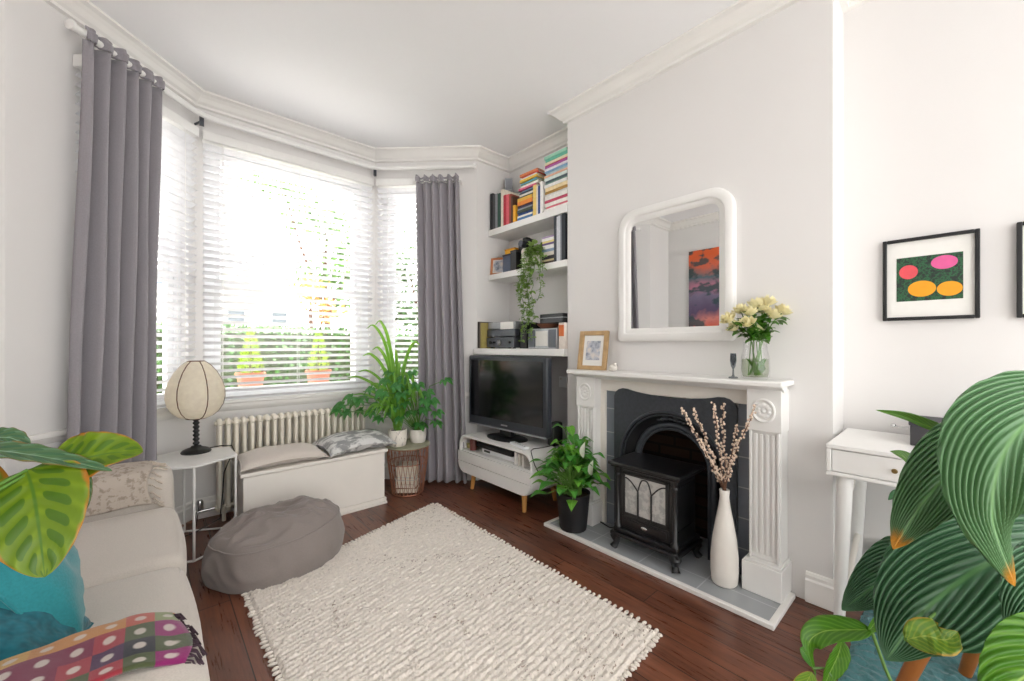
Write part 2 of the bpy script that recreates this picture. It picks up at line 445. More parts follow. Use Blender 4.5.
struct('wall_chimney', mb, M['wall'])
mb = MB(); mb.box((XR-.02, OY0, 0), (XR+.1, OY1, OH)); mb.box((XC, OY0-.005, 0), (XR, OY0+.03, OH)); mb.box((XC, OY1-.03, 0), (XR, OY1+.005, OH))
struct('wall_fireback', mb, M['firebrick'])

SILL, HEAD, MID = .755, 2.54, 1.585
def bay(idx, p0, p1, side, m0, m1):
    m, L = frame2(p0, p1)
    mb = MB()
    mb.box((0, 0, 0), (L, .14, SILL), m); mb.box((0, 0, HEAD), (L, .14, CH), m)
    mb.box((0, 0, SILL), (m0, .14, HEAD), m); mb.box((L-m1, 0, SILL), (L, .14, HEAD), m)
    struct('wall_bay_'+side, mb, M['wall'])
    a, b = m0, L-m1
    w = bpy.data.objects.new('window_%d' % idx, None); C.objects.link(w); w.location = m @ Vector(((a+b)/2, .1, SILL)); w['kind'] = 'structure'
    f = MB(); t = .05
    f.box((a, .05, SILL), (a+t, .12, HEAD), m); f.box((b-t, .05, SILL), (b, .12, HEAD), m)
    f.box((a+t, .05, SILL), (b-t, .12, SILL+t), m); f.box((a+t, .05, HEAD-t), (b-t, .12, HEAD), m)
    f.build('window_frame', M['upvc'], w, bevel=.004)
    for (z0, z1, y0) in ((SILL+t, MID+.02, .055), (MID-.02, HEAD-t, .085)):
        q = MB(); s = .045; A, Bq = a+t, b-t
        q.box((A, y0, z0), (A+s, y0+.03, z1), m); q.box((Bq-s, y0, z0), (Bq, y0+.03, z1), m)
        q.box((A+s, y0, z0), (Bq-s, y0+.03, z0+s), m); q.box((A+s, y0, z1-s), (Bq-s, y0+.03, z1), m)
        sh = q.build('sash', M['upvc'], w, bevel=.003)
        g = MB(); g.box((A+s, y0+.012, z0+s), (Bq-s, y0+.017, z1-s), m); g.build('pane', M['glass'], sh)
    s = MB(); s.box((-.0, -.03, SILL-.03), (L, .05, SILL-.004), m)
    s.prism([(0, 0), (-.02, 0), (-.012, -.02), (0, -.03)], m @ Vector((0, 0, SILL-.03)), m.to_3x3() @ Vector((0, 1, 0)), (0, 0, 1), m.to_3x3() @ Vector((L, 0, 0)))
    s.build('window_sill', M['trim'], w, bevel=.004)
    return m, L
bay(1, B0, B1, 'left', .30, .05)
bay(2, B1, B2, 'centre', .05, .05)
bay(3, B2, B3, 'right', .05, .22)
# mullion posts where the segments of the bay meet, outside
for i, (p, nm) in enumerate(((B1, 'left'), (B2, 'right'))):
    mb = MB(); mb.lathe([(.15, SILL-.5), (.15, CH)], (p[0], p[1]+.16, 0), 8); struct('trim_%d' % (i+4), mb, M['upvc'])

room = [(XL, YB), (XL, YL), B0, B1, B2, B3, (XR, YF), (XR, CY1), (XC, CY1), (XC, CY0), (XR, CY0), (XR, YB)]
cprof = [(0, CH), (.10, CH), (.10, CH-.012), (.078, CH-.02), (.06, CH-.034), (.04, CH-.056), (.024, CH-.066), (.022, CH-.08), (0, CH-.084)]
mb = MB(); mb.sweep(room, cprof); struct('trim_1', mb, M['trim'])
bprof = [(0, .004), (.02, .004), (.02, .10), (.014, .108), (.014, .122), (.008, .132), (0, .135)]
mb = MB(); mb.sweep([(XL, YB), (XL, YL), B0, B1, B2, B3, (XR, YF), (XR, CY1), (XC, CY1), (XC, 1.705)], bprof); struct('baseboard_left', mb, M['trim'])
mb = MB(); mb.sweep([(XC, .465), (XC, CY0), (XR, CY0), (XR, YB)], bprof); struct('baseboard_right', mb, M['trim'])

# ------------------------------------------------------------------ venetian blinds
def blind(p0, p1, a, b, label, tilt=-24):
    m, L = frame2(p0, p1)
    o = thing('venetian_blind', m @ Vector(((a+b)/2, -.035, SILL)), label, 'blind', 'venetian blinds in the bay window')
    h = MB(); h.box((a, -.065, HEAD-.045), (b, -.005, HEAD+.015), m); h.build('headrail', M['whitemetal'], o, bevel=.003)
    s = MB(); z = SILL+.035; ct, st = math.cos(rad(tilt)), math.sin(rad(tilt))
    while z < HEAD-.06:
        # slightly crowned slat: inner edge low
        pr = []
        for k in range(5):
            x = -.024+.048*k/4; c = .0035*(1-((k-2)/2)**2)
            pr.append((-.035+x*ct-c*st, z+x*st+c*ct))  # local y grows outwards: the room edge sits higher
        top = [(y, zz+.0025) for y, zz in pr]
        poly = pr+top[::-1]; n = len(poly)
        A = [m @ Vector((a+.004, y, zz)) for y, zz in poly]; B = [m @ Vector((b-.004, y, zz)) for y, zz in poly]
        s.add(A+B, [tuple(range(n))[::-1], tuple(range(n, 2*n))]+[(i, (i+1) % n, n+(i+1) % n, n+i) for i in range(n)])
        z += .0465
    s.build('slats', M['slat'], o)
    r = MB(); r.box((a, -.06, SILL+.002), (b, -.01, SILL+.02), m); r.build('bottom_rail', M['whitemetal'], o, bevel=.003)
    W = b-a
    for x in ((a+.1, b-.1) if W < 1 else (a+.11, (a+b)/2, b-.11)):
        c = MB()
        for yy in (-.0605, -.0095): c.box((x-.0015, yy-.001, SILL+.01), (x+.0015, yy+.001, HEAD-.04), m)
        c.build('ladder_cord', M['whitemetal'], o)
    return o
blind(B0, B1, .245, .915, 'white venetian blind on the left side of the bay behind the left curtain')
blind(B1, B2, .035, 1.185, 'wide white venetian blind on the large centre window above the radiator')
blind(B2, B3, .035, .72, 'narrow white venetian blind on the right side of the bay beside the right curtain')

# curtain pole following the bay
def offpath(pts, o):
    out = []
    for i, p in enumerate(pts):
        ns = []
        for a, b in ((i-1, i), (i, i+1)):
            if a >= 0 and b < len(pts):
                d = Vector((pts[b][0]-pts[a][0], pts[b][1]-pts[a][1])).normalized(); ns.append(Vector((d.y, -d.x)))
        mm = ns[0] if len(ns) == 1 else (ns[0]+ns[1])/(1+ns[0].dot(ns[1]))
        out.append((p[0]+mm.x*o, p[1]+mm.y*o))
    return out
pp = offpath([B0, B1, B2, B3], .10); PZ = 2.625
def roundpath(pts, r, z, n=6):
    out = []
    for i, p in enumerate(pts):
        p = Vector(p)
        if i in (0, len(pts)-1): out.append(Vector((p.x, p.y, z))); continue
        a = (Vector(pts[i-1])-p).normalized()*r; b = (Vector(pts[i+1])-p).normalized()*r
        for k in range(n+1):
            t = k/n; q = (p+a)*(1-t)**2+p*2*t*(1-t)+(p+b)*t*t; out.append(Vector((q.x, q.y, z)))
    return out
e0 = Vector(pp[0])+(Vector(pp[1])-Vector(pp[0]))*.19
e3 = Vector(pp[2])+(Vector(pp[3])-Vector(pp[2]))*.97
pole = thing('curtain_pole', (.8, 3.27, PZ), 'white curtain pole bent round the bay above the blinds', 'curtain pole')
mb = MB(); mb.tube(roundpath([tuple(e0), pp[1], pp[2], tuple(e3)], .1, PZ), .017, 12); mb.build('pole', M['whitemetal'], pole)
for p, w in ((pp[1], B1), (pp[2], B2)):
    q = MB(); a = Vector((p[0], p[1], PZ)); b = Vector((w[0], w[1], PZ)); d = (b-a).normalized()
    q.tube([a+d*.028+Vector((0, 0, -.02)), b+Vector((0, 0, -.02))], .007, 8)
    q.box((-.012, -.004, -.05), (.012, .004, .02), Matrix.Translation(a+d*.03) ); q.build('bracket', M['gunmetal'], pole)
for e, dd in ((e0, Vector(pp[0])-Vector(pp[1])), (e3, Vector(pp[3])-Vector(pp[2]))):
    dd.normalize(); q = MB(); c = Vector((e.x, e.y, PZ)); d3 = Vector((dd.x, dd.y, 0))
    q.tube([c, c+d3*.008, c+d3*.02, c+d3*.03], [.017, .024, .024, .012], 12); q.build('finial', M['whitemetal'], pole)

def curtain(pa, pb, z0, z1, label, folds, amp, mat, lean=(0, 0), header=.05, seed=1):
    pa, pb = Vector(pa), Vector(pb); d = (pb-pa); L = d.length; d.normalize(); n = Vector((d.y, -d.x))
    rr = random.Random(seed); ph = [rr.uniform(-.5, .5) for _ in range(int(folds)*2+4)]; am = [rr.uniform(.6, 1.3) for _ in ph]
    o = thing('curtain', (((pa+pb)/2).x, ((pa+pb)/2).y, z0), label, 'curtain', 'grey curtains of the bay')
    def fn(u, v, ha=1., hz=None):
        z = z0+(z1-z0)*v if hz is None else hz
        x = u*folds; i = int(x); f = x-i
        a = am[i]*(1-f)+am[i+1]*f; p = ph[i]*(1-f)+ph[i+1]*f
        k = (.62+.38*(1-v))
        g = amp*a*k*math.sin(2*PI*x+p*1.2+.5*math.sin(v*3+i)*(1-v))
        g += .006*math.sin(13*u+9*v)
        w = L*(1+.10*(1-v)**1.5); s = (u-.5)*w+L/2
        return Vector((pa.x+d.x*s+n.x*g+lean[0]*(1-v), pa.y+d.y*s+n.y*g+lean[1]*(1-v), z))
    b = MB(); b.grid(lambda u, v: fn(u, v), int(folds*14), 40); body = b.build('drape', mat, o, solid=.003)
    h = MB()
    def hf(u, v):
        p = fn(u, 1.); z = z1+(header)*v+.012*math.sin(u*folds*2*PI*1.0+1)*v*0.8
        g = (.019 if v < .75 else .008)
        q = pa+d*(u*L)
        base = Vector((q.x, q.y, 0)); off = Vector((p.x, p.y, 0))-base
        mixk = .55+.45*v if v < .6 else .8
        w = off*mixk
        rip = .006*math.sin(u*folds*2*PI*2.7+v*2)
        return Vector((base.x+w.x+n.x*(g+rip), base.y+w.y+n.y*(g+rip), z))
    h.grid(hf, int(folds*14), 8); h.build('heading', mat, o, solid=.003)
    return o
M['curtain'] = fabric('grey_curtain_cloth', col('#979398'), 260, .25, .06)
cl0 = (-.235, 2.775); cl1 = (.045, 3.055)
curtain(cl0, cl1, .02, 2.60, 'long grey curtain on the left of the bay, behind the sofa', 5.5, .046, M['curtain'], (-.055, -.055), .055, 4)
cr0 = (1.645, 3.025); cr1 = (1.90, 2.77)
curtain(cr0, cr1, .02, 2.50, 'long grey curtain on the right of the bay, next to the television', 5.5, .042, M['curtain'], (.035, -.035), .05, 9)
rod = thing('curtain_rod', (1.77, 2.9, 2.52), 'short thin white rod holding the right grey curtain', 'curtain rod')
mb = MB(); mb.tube([(1.63, 3.04, 2.515), (1.915, 2.755, 2.515)], .009, 8); mb.build('rod', M['whitemetal'], rod)
mb = MB(); mb.tube([(1.64, 3.03, 2.515), (1.71, 3.10, 2.515)], .005, 6); mb.build('bracket', M['whitemetal'], rod)
mb = MB(); mb.tube([(1.905, 2.765, 2.515), (1.975, 2.835, 2.515)], .005, 6); mb.build('bracket', M['whitemetal'], rod)

# ------------------------------------------------------------------ radiator
rd = thing('radiator', (.83, 3.24, .0), 'cream column radiator under the centre window', 'radiator')
def rsec():
    q = MB(); r = .0125
    for y in (3.185, 3.225, 3.265):
        q.tube([(0, y, .105), (0, y, .63)], r, 8, cap=False)
    q.tube([(0, 3.18, .63), (0, 3.19, .648), (0, 3.225, .655), (0, 3.26, .648), (0, 3.27, .63)], [.0125, .0165, .0175, .0165, .0125], 8)
    q.tube([(0, 3.18, .105), (0, 3.19, .087), (0, 3.225, .08), (0, 3.26, .087), (0, 3.27, .105)], [.0125, .0165, .0175, .0165, .0125], 8)
    return q
first = None
for i in range(22):
    x = .335+i*.0445
    if first is None:
        first = rsec(); first.v = [v+Vector((x, 0, 0)) for v in first.v]; first = first.build('radiator_section', M['rad'], rd)
    else:
        c = first.copy(); C.objects.link(c); c.parent = rd; c.location = (i*.0445, 0, 0)
for z_ in (.64, .095):
    q = MB(); q.tube([(.31, 3.225, z_), (1.30, 3.225, z_)], .014, 8); q.build('manifold', M['rad'], rd)
for x in (.36, 1.25):
    q = MB(); q.tube([(x, 3.225, .09), (x, 3.225, .0)], .012, 6); q.build('foot', M['rad'], rd)
q = MB(); q.tube([(.31, 3.225, .095), (.24, 3.225, .095), (.22, 3.225, .09), (.21, 3.225, .0)], .009, 8)
q.lathe([(.014, .10), (.02, .105), (.02, .15), (.014, .165), (.0, .166)], (.235, 3.225, 0), 12)
q.build('valve', M['chrome'], rd)
# heating pipes by the skirting
mb = MB(); mb.tube([(-.02, 3.05, .045), (.2, 3.22, .045), (.21, 3.225, .02)], .009, 8)
tag(mb.build('heating_pipe', plain('painted_pipe', col('#8b6a58'), .5)), 'thin copper heating pipe running along the skirting under the left of the bay', 'pipe')

# ================================================================== FIREPLACE
fp = thing('fireplace_surround', (2.13, 1.085, 0), 'white painted fireplace surround with carved corner blocks and mantel shelf', 'fireplace')
FY0, FY1 = .50, 1.67
def surround_side(y0, y1, flip):
    # plinth, fluted pilaster, corner block
    q = MB(); q.box((2.045, y0-.015, .02), (XC, y1+.015, .155)); q.box((2.055, y0-.008, .155), (XC, y1+.008, .165)); q.build('plinth', M['white'], fp, bevel=.003)
    q = MB()
    q.box((2.095, y0, .165), (XC, y1, .755))
    n = 4; w = (y1-y0-.035)/n
    for k in range(n):
        a = y0+.0175+k*w; q.box((2.087, a+w*.2, .19), (2.096, a+w*.8, .74))
    q.box((2.082, y0+.004, .165), (2.096, y0+.014, .755)); q.box((2.082, y1-.014, .165), (2.096, y1-.004, .755))
    q.build('pilaster', M['white'], fp, bevel=.003)
    q = MB(); q.box((2.08, y0-.005, .755), (XC, y1+.005, .945)); blk = q.build('corner_block', M['white'], fp, bevel=.002)
    q = MB(); my = Matrix.Translation((2.08, (y0+y1)/2, .85)) @ Matrix.Rotation(rad(-90), 4, 'Y')
    q.lathe([(.056, -.002), (.056, .006), (.05, .009), (.044, .006), (.042, .001), (.0, .001)], n=28, mtx=my, sy=.86, cap=False)
    for k in range(10):
        a = 2*PI*k/10; c = my @ Vector((.024*math.cos(a), .021*math.sin(a), .002))
        q.ball(c, .012, 8, 5, (.45, 1, 1))
    q.ball(my @ Vector((0, 0, .003)), .011, 8, 5, (.6, 1, 1))
    q.build('carved_rosette', M['white'], blk)
surround_side(.535, .665, 0); surround_side(1.545, 1.68, 1)
q = MB(); q.box((2.15, .665, .862), (XC, 1.545, .945)); q.box((2.15, 1.507, .02), (XC, 1.545, .862)); q.box((2.15, .665, .02), (XC, .676, .862))
q.build('frieze', M['cream'], fp, bevel=.003)
q = MB()
q.prism([(0, 0), (-.05, 0), (-.06, .012), (-.075, .016), (-.085, .03), (0, .03)], (2.14, .522, .937), (1, 0, 0), (0, 0, 1), (0, 1.178, 0))
q.build('cornice_moulding', M['white'], fp, bevel=.002)
q = MB(); q.box((2.012, .51, .964), (XC, 1.715, .990)); q.build('mantel_shelf', M['white'], fp, bevel=.007, seg=3)
# side tiles
for y0, y1 in ((.676, .735), (1.437, 1.507)):
    q = MB(); q.box((2.165, y0, .02), (2.185, y1, .862)); q.build('side_tiles', M['sidetile'], fp)

ins = thing('cast_iron_insert', (2.16, 1.085, .02), 'black cast iron arched fireplace insert with wavy top edge', 'fireplace insert')
cy, cz, Ro, Ri = 1.085, .475, .302, .215
NA = 40
def archp(r, k, bot=.02, sz=1.):
    # from left foot up over the arch to the right foot; k in 0..1
    s = bot; Ls = (cz-s); tot = 2*Ls+PI*r; t = k*tot
    if t < Ls: return (cy+r, s+t)
    if t > Ls+PI*r: return (cy-r, cz-(t-Ls-PI*r))
    a = (t-Ls)/r; return (cy+r*math.cos(a), cz+r*math.sin(a))
def outerp(k):
    hw, top = .35, None
    y, z = archp(Ro, k)
    if z <= cz+.001 : return (cy+(hw if y > cy else -hw), z)
    a = math.atan2(z-cz, y-cy); dy, dz = math.cos(a), math.sin(a)
    def topz(yy):
        t = abs(yy-cy)/hw; return .866+.010*math.cos(t*PI*1.25)*-1+(.012*math.exp(-((t-.8)/.14)**2))-(.022*max(0, (t-.9)/.1)) - 0.0
    # intersect ray with the box sides/top
    best = 9
    if abs(dy) > 1e-6: best = hw/abs(dy)
    if cz+dz*best > topz(cy+dy*best):
        lo, hi = 0, best
        for _ in range(30):
            mid = (lo+hi)/2
            if cz+dz*mid > topz(cy+dy*mid): hi = mid
            else: lo = mid
        best = lo
    return (cy+dy*best, cz+dz*best)
q = MB(); N = 120; vs = []
for i in range(N+1):
    a = archp(Ro, i/N); b = outerp(i/N)
    vs += [(2.14, a[0], a[1]), (2.14, b[0], b[1]), (2.165, a[0], a[1]), (2.165, b[0], b[1])]
fs = []
for i in range(N):
    o = i*4; p = o+4
    fs += [(o, p, p+1, o+1), (o+2, o+3, p+3, p+2), (o+1, p+1, p+3, o+3), (o, o+2, p+2, p)]
q.add(vs, fs); q.build('face_plate', M['iron'], ins)
q = MB()
for r, rr in ((Ro, .009), (Ro-.018, .005)):
    q.tube([(2.138 if r == Ro else 2.145, *archp(r, k/60)) for k in range(61)], rr, 8)
q.build('outer_arch_moulding', M['iron'], ins)
q = MB()                                # funnel between the arches
def fun(u, v):
    r = Ro+(Ri-Ro)*v; x = 2.165+.045*math.sin(v*PI/2); y, z = archp(r, u); return Vector((x, y, z))
q.grid(fun, 60, 6); q.build('inner_funnel', M['stove'], ins, solid=.004)
q = MB(); q.tube([(2.20, *archp(Ri+.006, k/60)) for k in range(61)], .019, 10); q.tube([(2.19, *archp(Ri-.016, k/60)) for k in range(61)], .007, 8)
q.build('inner_arch_moulding', M['iron'], ins)
q = MB()
for k in range(-3, 4):
    a = rad(90+k*5.5); q.ball((2.168, cy+.258*math.cos(a), cz+.258*math.sin(a)), .011, 8, 5, (.5, 1.2, .7))
for k in (-1, 1): q.ball((2.165, cy+k*.03, cz+.27), .012, 8, 5, (.5, 1.4, .6))
q.build('cast_ornament', M['iron'], ins)

hearth = thing('hearth', (2.0, 1.12, 0), 'grey tiled hearth slab with white edging in front of the fireplace', 'hearth')
q = MB(); q.box((1.885, .525, .001), (XC+.23, 1.745, .019)); q.build('tiles', M['slate'], hearth)
q = MB(); q.box((1.86, .50, .001), (1.885, 1.77, .022)); q.box((1.885, .50, .001), (XC-.022, .525, .022)); q.box((1.885, 1.745, .001), (XC-.022, 1.77, .022)); q.build('edging', M['trim'], hearth, bevel=.003)

# ------------------------------------------------------------------ stove
st = thing('electric_stove', (2.07, 1.12, .02), 'black stove with arched glass doors and curved legs on the hearth', 'stove')
sx0, sx1, sy0, sy1 = 1.955, 2.19, .955, 1.285
q = MB(); q.box((sx0, sy0, .125), (sx1, sy1, .47)); q.build('body', M['stove'], st, bevel=.006)
q = MB(); q.box((sx0-.03, sy0-.03, .47), (sx1+.012, sy1+.03, .482)); q.box((sx0-.042, sy0-.042, .482), (sx1+.02, sy1+.042, .503)); q.build('top_plate', M['stove'], st, bevel=.008, seg=3)
q = MB(); q.box((sx0-.02, sy0-.02, .112), (sx1+.01, sy1+.02, .135)); q.box((sx0-.033, sy0-.033, .092), (sx1+.015, sy1+.033, .112)); q.build('base_skirt', M['stove'], st, bevel=.006, seg=3)
for yy in (sy0, sy1):
    q = MB(); q.lathe([(.022, .135), (.022, .15), (.014, .158), (.014, .42), (.018, .43), (.014, .438), (.021, .452), (.021, .47)], (sx0, yy, 0), 14); q.build('corner_column', M['stove'], st)
    for xx in (sx0-.005, sx1-.02):
        q = MB(); d = Vector((-.02 if xx < 2 else .012, -.02 if yy < 1.1 else .02, 0)).normalized()
        c = Vector((xx, yy, 0)); q.tube([c+Vector((0, 0, .10)), c+d*.012+Vector((0, 0, .08)), c+d*.006+Vector((0, 0, .05)), c+d*.016+Vector((0, 0, .032)), c+d*.022+Vector((0, 0, .021))], [.03, .03, .017, .018, .023], 10)
        q.build('leg', M['stove'], st)
# door: frame with three arched lights
door = MB(); X = sx0-.008; ya, yb, za, zb = sy0+.03, sy1-.03, .215, .452
door.box((X, ya, za), (X+.01, ya+.018, zb)); door.box((X, yb-.018, za), (X+.01, yb, zb)); door.box((X, ya, za), (X+.01, yb, za+.016)); door.box((X, ya, zb-.016), (X+.01, yb, zb))
W = yb-ya-.036; y0 = ya+.018
for k in (1, 2): door.box((X-.002, y0+W*k/3-.004, za), (X+.008, y0+W*k/3+.004, .36))
def arc(ca, cb, zt, z0=.36, n=12):
    return [(X+.003, ca+(cb-ca)*i/n, z0+(zt-z0)*math.sin(PI/2*min(1, 1-abs(1-2*i/n)**1.6+.0))) for i in range(n+1)]
door.tube(arc(y0+W/3, y0+2*W/3, .43), .004, 6)
door.tube([(X+.003, y0+W/3-(W/3)*i/8, .36+.06*math.sin(PI/2*i/8)) for i in range(9)], .004, 6)
door.tube([(X+.003, y0+2*W/3+(W/3)*i/8, .36+.06*math.sin(PI/2*i/8)) for i in range(9)], .004, 6)
dd = door.build('door', M['stove'], st, bevel=.002)
g = MB(); g.box((X+.005, ya+.01, za+.01), (X+.009, yb-.01, zb-.01)); g.build('door_glass', mat_marks('frosted_stove_glass', col('#a5a5a2'), col('#bdbcb8'), 30, .5, .25), dd)
q = MB(); q.box((X+.002, ya, .145), (X+.01, yb, .205)); q.box((X-.002, ya+.012, .155), (X+.004, yb-.012, .195)); pn = q.build('lower_panel', M['stove'], st, bevel=.003)
q = MB(); q.ball((X-.003, (ya+yb)/2, .176), .016, 14, 6, (.25, 1.2, .55)); q.build('badge', M['chrome'], pn)
for z in (.2, .42):
    q = MB(); q.box((sx0+.03, sy0-.006, z), (sx1-.03, sy0+.002, z+.008)); q.build('side_rib', M['stove'], st)
mb = MB(); mb.tube([(2.17, 1.30, .03), (2.15, 1.36, .026), (2.11, 1.45, .025), (2.13, 1.53, .026), (2.02, 1.70, .026), (2.04, 1.78, .01), (2.15, 1.84, .008), (2.3, 1.9, .01)], .004, 6)
tag(mb.build('power_cable', M['cable']), 'thin black power cable running from the stove across the hearth', 'cable')

# ------------------------------------------------------------------ tall vase with twigs
vz = thing('floor_vase', (2.03, .75, .022), 'tall slender white bottle vase standing on the hearth', 'vase')
q = MB(); q.lathe([(.050, .022), (.056, .03), (.060, .08), (.060, .15), (.053, .23), (.038, .32), (.026, .385), (.0205, .43), (.023, .462), (.0215, .464), (.018, .43), (.019, .39)], (2.03, .75, 0), 28, cap=False)
q.lathe([(.0, .024), (.05, .024)], (2.03, .75, 0), 28, cap=False)
q.build('vase_body', M['ceramic'], vz)
tw = thing('cotton_twigs', (2.03, .75, .1), 'dry twigs dotted with pale pink buds standing in the tall white vase', 'branch')
ends = [P(681, 408, 1.93), P(693, 408, 1.95), P(713, 402, 1.93), P(722, 402, 1.96), P(757, 404, 1.79), P(700, 440, 1.95), P(738, 425, 1.9)]
M['bud'] = plain('pale_pink_bud', col('#dcc6b2'), .8, ns=60, amt=.25)
bud = MB(); twg = MB()
for e in ends:
    a = Vector((2.03, .75, .12)); nk = Vector((2.03, .75, .46))+Vector((R.uniform(-.008, .008), R.uniform(-.008, .008), 0))
    pts = [a, nk]
    for k in range(1, 9):
        t = k/8; p = nk.lerp(e, t)+Vector((R.uniform(-.006, .006), R.uniform(-.006, .006), .03*math.sin(t*PI)*.3)); pts.append(p)
    twg.tube(pts, [.0025]*2+[.0025-.0014*k/8 for k in range(8)], 5)
    L = (e-nk).length; nb = int(L/.007)
    for k in range(nb):
        t = .12+.88*k/nb; i = min(len(pts)-2, 1+int(t*8)); f = t*8-int(t*8)
        p = pts[i].lerp(pts[i+1], f if t < 1 else 1); a = R.uniform(0, 2*PI)
        rr = R.uniform(.0038, .0065)
        bud.ball(p+Vector((math.cos(a)*.007, math.sin(a)*.007, R.uniform(-.004, .006))), rr, 6, 4, (1, 1, 1.15))
twg.build('twigs', M['twig'], tw); o = bud.build('buds', [M['bud']], tw)

# ------------------------------------------------------------------ mirror
mr = thing('wall_mirror', (2.18, 1.085, 1.17), 'large white framed mirror with rounded top corners on the chimney breast', 'mirror')
def rrect(y0, y1, z0, z1, r, rb=.012, n=8):
    out = []
    for (cyy, czz, a0, rr) in ((y1-rb, z0+rb, -90, rb), (y1-r, z1-r, 0, r), (y0+r, z1-r, 90, r), (y0+rb, z0+rb, 180, rb)):
        for k in range(n+1):
            a = rad(a0+90*k/n); out.append((cyy+rr*math.cos(a), czz+rr*math.sin(a)))
    return out
oy0, oy1, oz0, oz1 = .755, 1.425, 1.172, 1.968
layers = [(0, 2.20, .12), (0, 2.176, .12), (.003, 2.168, .118), (.008, 2.164, .115), (.040, 2.160, .095), (.046, 2.163, .09), (.049, 2.172, .088), (.056, 2.174, .08), (.066, 2.176, .07), (.072, 2.182, .06), (.078, 2.186, .05), (.078, 2.192, .05)]
q = MB(); vs = []; K = None
for (ins_, x, r) in layers:
    pl = rrect(oy0+ins_, oy1-ins_, oz0+ins_, oz1-ins_, r, max(.004, .02-ins_*.2)); K = len(pl); vs += [(x, a, b) for a, b in pl]
fs = []
for i in range(len(layers)-1):
    for k in range(K): fs.append((i*K+k, i*K+(k+1) % K, (i+1)*K+(k+1) % K, (i+1)*K+k))
q.add(vs, fs, True); q.build('mirror_frame', M['white'], mr)
t = NT('silvered_mirror'); b = t.pbr(Roughness=.01, Metallic=1.0); t.l(t.ramp(t.noise(t.coord(), 3), [(0, (.86, .87, .87, 1)), (1, (.88, .89, .89, 1))]), b.inputs[0]); M['mirror'] = t.m
q = MB(); pl = rrect(oy0+.077, oy1-.077, oz0+.077, oz1-.077, .05, .004); n = len(pl)
q.add([(2.188, a, b) for a, b in pl]+[(2.193, a, b) for a, b in pl], [tuple(range(n)), tuple(range(n, 2*n))[::-1]]+[(i, (i+1) % n, n+(i+1) % n, n+i) for i in range(n)]); q.build('mirror_glass', M['mirror'], mr)

# ------------------------------------------------------------------ on the mantel
def picture_frame(name, mtx, w, h, fw, dep, mats, label, cat, art, mat_w=0., artmat=None, group=None, stand=False):
    """frame in local x (width), z (height), front towards local -y, origin at the bottom centre"""
    o = bpy.data.objects.new(name, None); C.objects.link(o); o.matrix_world = Matrix.Translation(mtx.translation); tag(o, label, cat, group)
    q = MB()
    q.box((-w/2, 0, 0), (-w/2+fw, dep, h), mtx); q.box((w/2-fw, 0, 0), (w/2, dep, h), mtx); q.box((-w/2+fw, 0, 0), (w/2-fw, dep, fw), mtx); q.box((-w/2+fw, 0, h-fw), (w/2-fw, dep, h), mtx)
    if stand: q.box((-w/2+fw*.9, dep*.25, fw*.9), (-w/2+fw*1.25, dep*.5, h-fw*.9), mtx)
    q.build('frame', mats[0], o, bevel=min(.004, fw*.2))
    q = MB(); q.box((-w/2+fw*.8, dep*.55, fw*.8), (w/2-fw*.8, dep*.8, h-fw*.8), mtx); q.build('mount', mats[1], o)
    if art:
        q = MB(); x0, z0, x1, z1 = art; q.box((x0, dep*.48, z0), (x1, dep*.56, z1), mtx); q.build('print', artmat, o)
    if stand:
        q = MB(); q.box((-.015, dep, .02), (.015, dep+.004, h*.75), mtx @ Matrix.Translation((0, .004, 0)) @ Matrix.Rotation(rad(-12), 4, 'X')); q.build('easel_back', mats[0], o)
    return o
M['framewood'] = plain('pale_gilt_wood', col('#b7976b'), .5, ns=25, amt=.15)
M['paper'] = plain('white_mount_board', col('#ecebe6'), .9, ns=40, amt=.015)
t = NT('grey_photograph'); b = t.pbr(Roughness=.4); f = t.noise(t.coord(), 26, 4)
t.l(t.ramp(f, [(.35, col('#6d7480')), (.5, col('#b6bac4')), (.62, col('#d9d2cb'))]), b.inputs[0]); M['photo'] = t.m
# faces -X: local x -> world -Y, local -y -> world -X
def face_negx(c, yaw=0, tilt=0): return Matrix.Translation(c) @ Matrix.Rotation(rad(-90+yaw), 4, 'Z') @ Matrix.Rotation(rad(-tilt), 4, 'X')
picture_frame('photo_frame', face_negx((2.10, 1.585, .991), 8, 10), .205, .255, .028, .022, (M['framewood'], M['paper']), 'gilt wooden photo frame leaning on the left end of the mantel', 'photo frame', (-.05, .065, .05, .19), artmat=M['photo'], stand=True)
q = MB(); q.ball((2.08, 1.40, 1.013), .022, 10, 6, (1, 1.2, .95)); q.ball((2.075, 1.385, 1.03), .012, 8, 5); q.ball((2.078, 1.42, 1.005), .014, 8, 5)
tag(q.build('shell_ornament', M['ceramic']), 'small white lumpy ornament on the mantel beside the photo frame', 'ornament')
gv = thing('glass_vase', (2.08, .635, .991), 'clear glass vase of water on the right end of the mantel', 'vase')
q = MB(); q.lathe([(.001, .994), (.05, .994), (.058, 1.005), (.06, 1.03), (.058, 1.09), (.05, 1.13), (.047, 1.165), (.044, 1.165), (.047, 1.13), (.055, 1.09), (.057, 1.03), (.05, 1.003), (.001, 1.001)], (2.08, .635, 0), 28, cap=False); q.build('glass', M['glass'], gv)
q = MB(); q.lathe([(.001, 1.003), (.049, 1.004), (.055, 1.03), (.053, 1.085), (.001, 1.0851)], (2.08, .635, 0), 24, cap=False); q.build('water', M['water'], gv)
rb = thing('rose_bouquet', (2.08, .635, 1.0), 'bunch of cream roses with green leaves in the glass vase', 'flowers')
stems = MB(); lv = MB(); heads = []
rp = [(728, 318), (740, 309), (750, 311), (762, 309), (768, 301), (783, 310), (734, 326), (756, 303), (747, 322), (756, 330), (773, 314)]
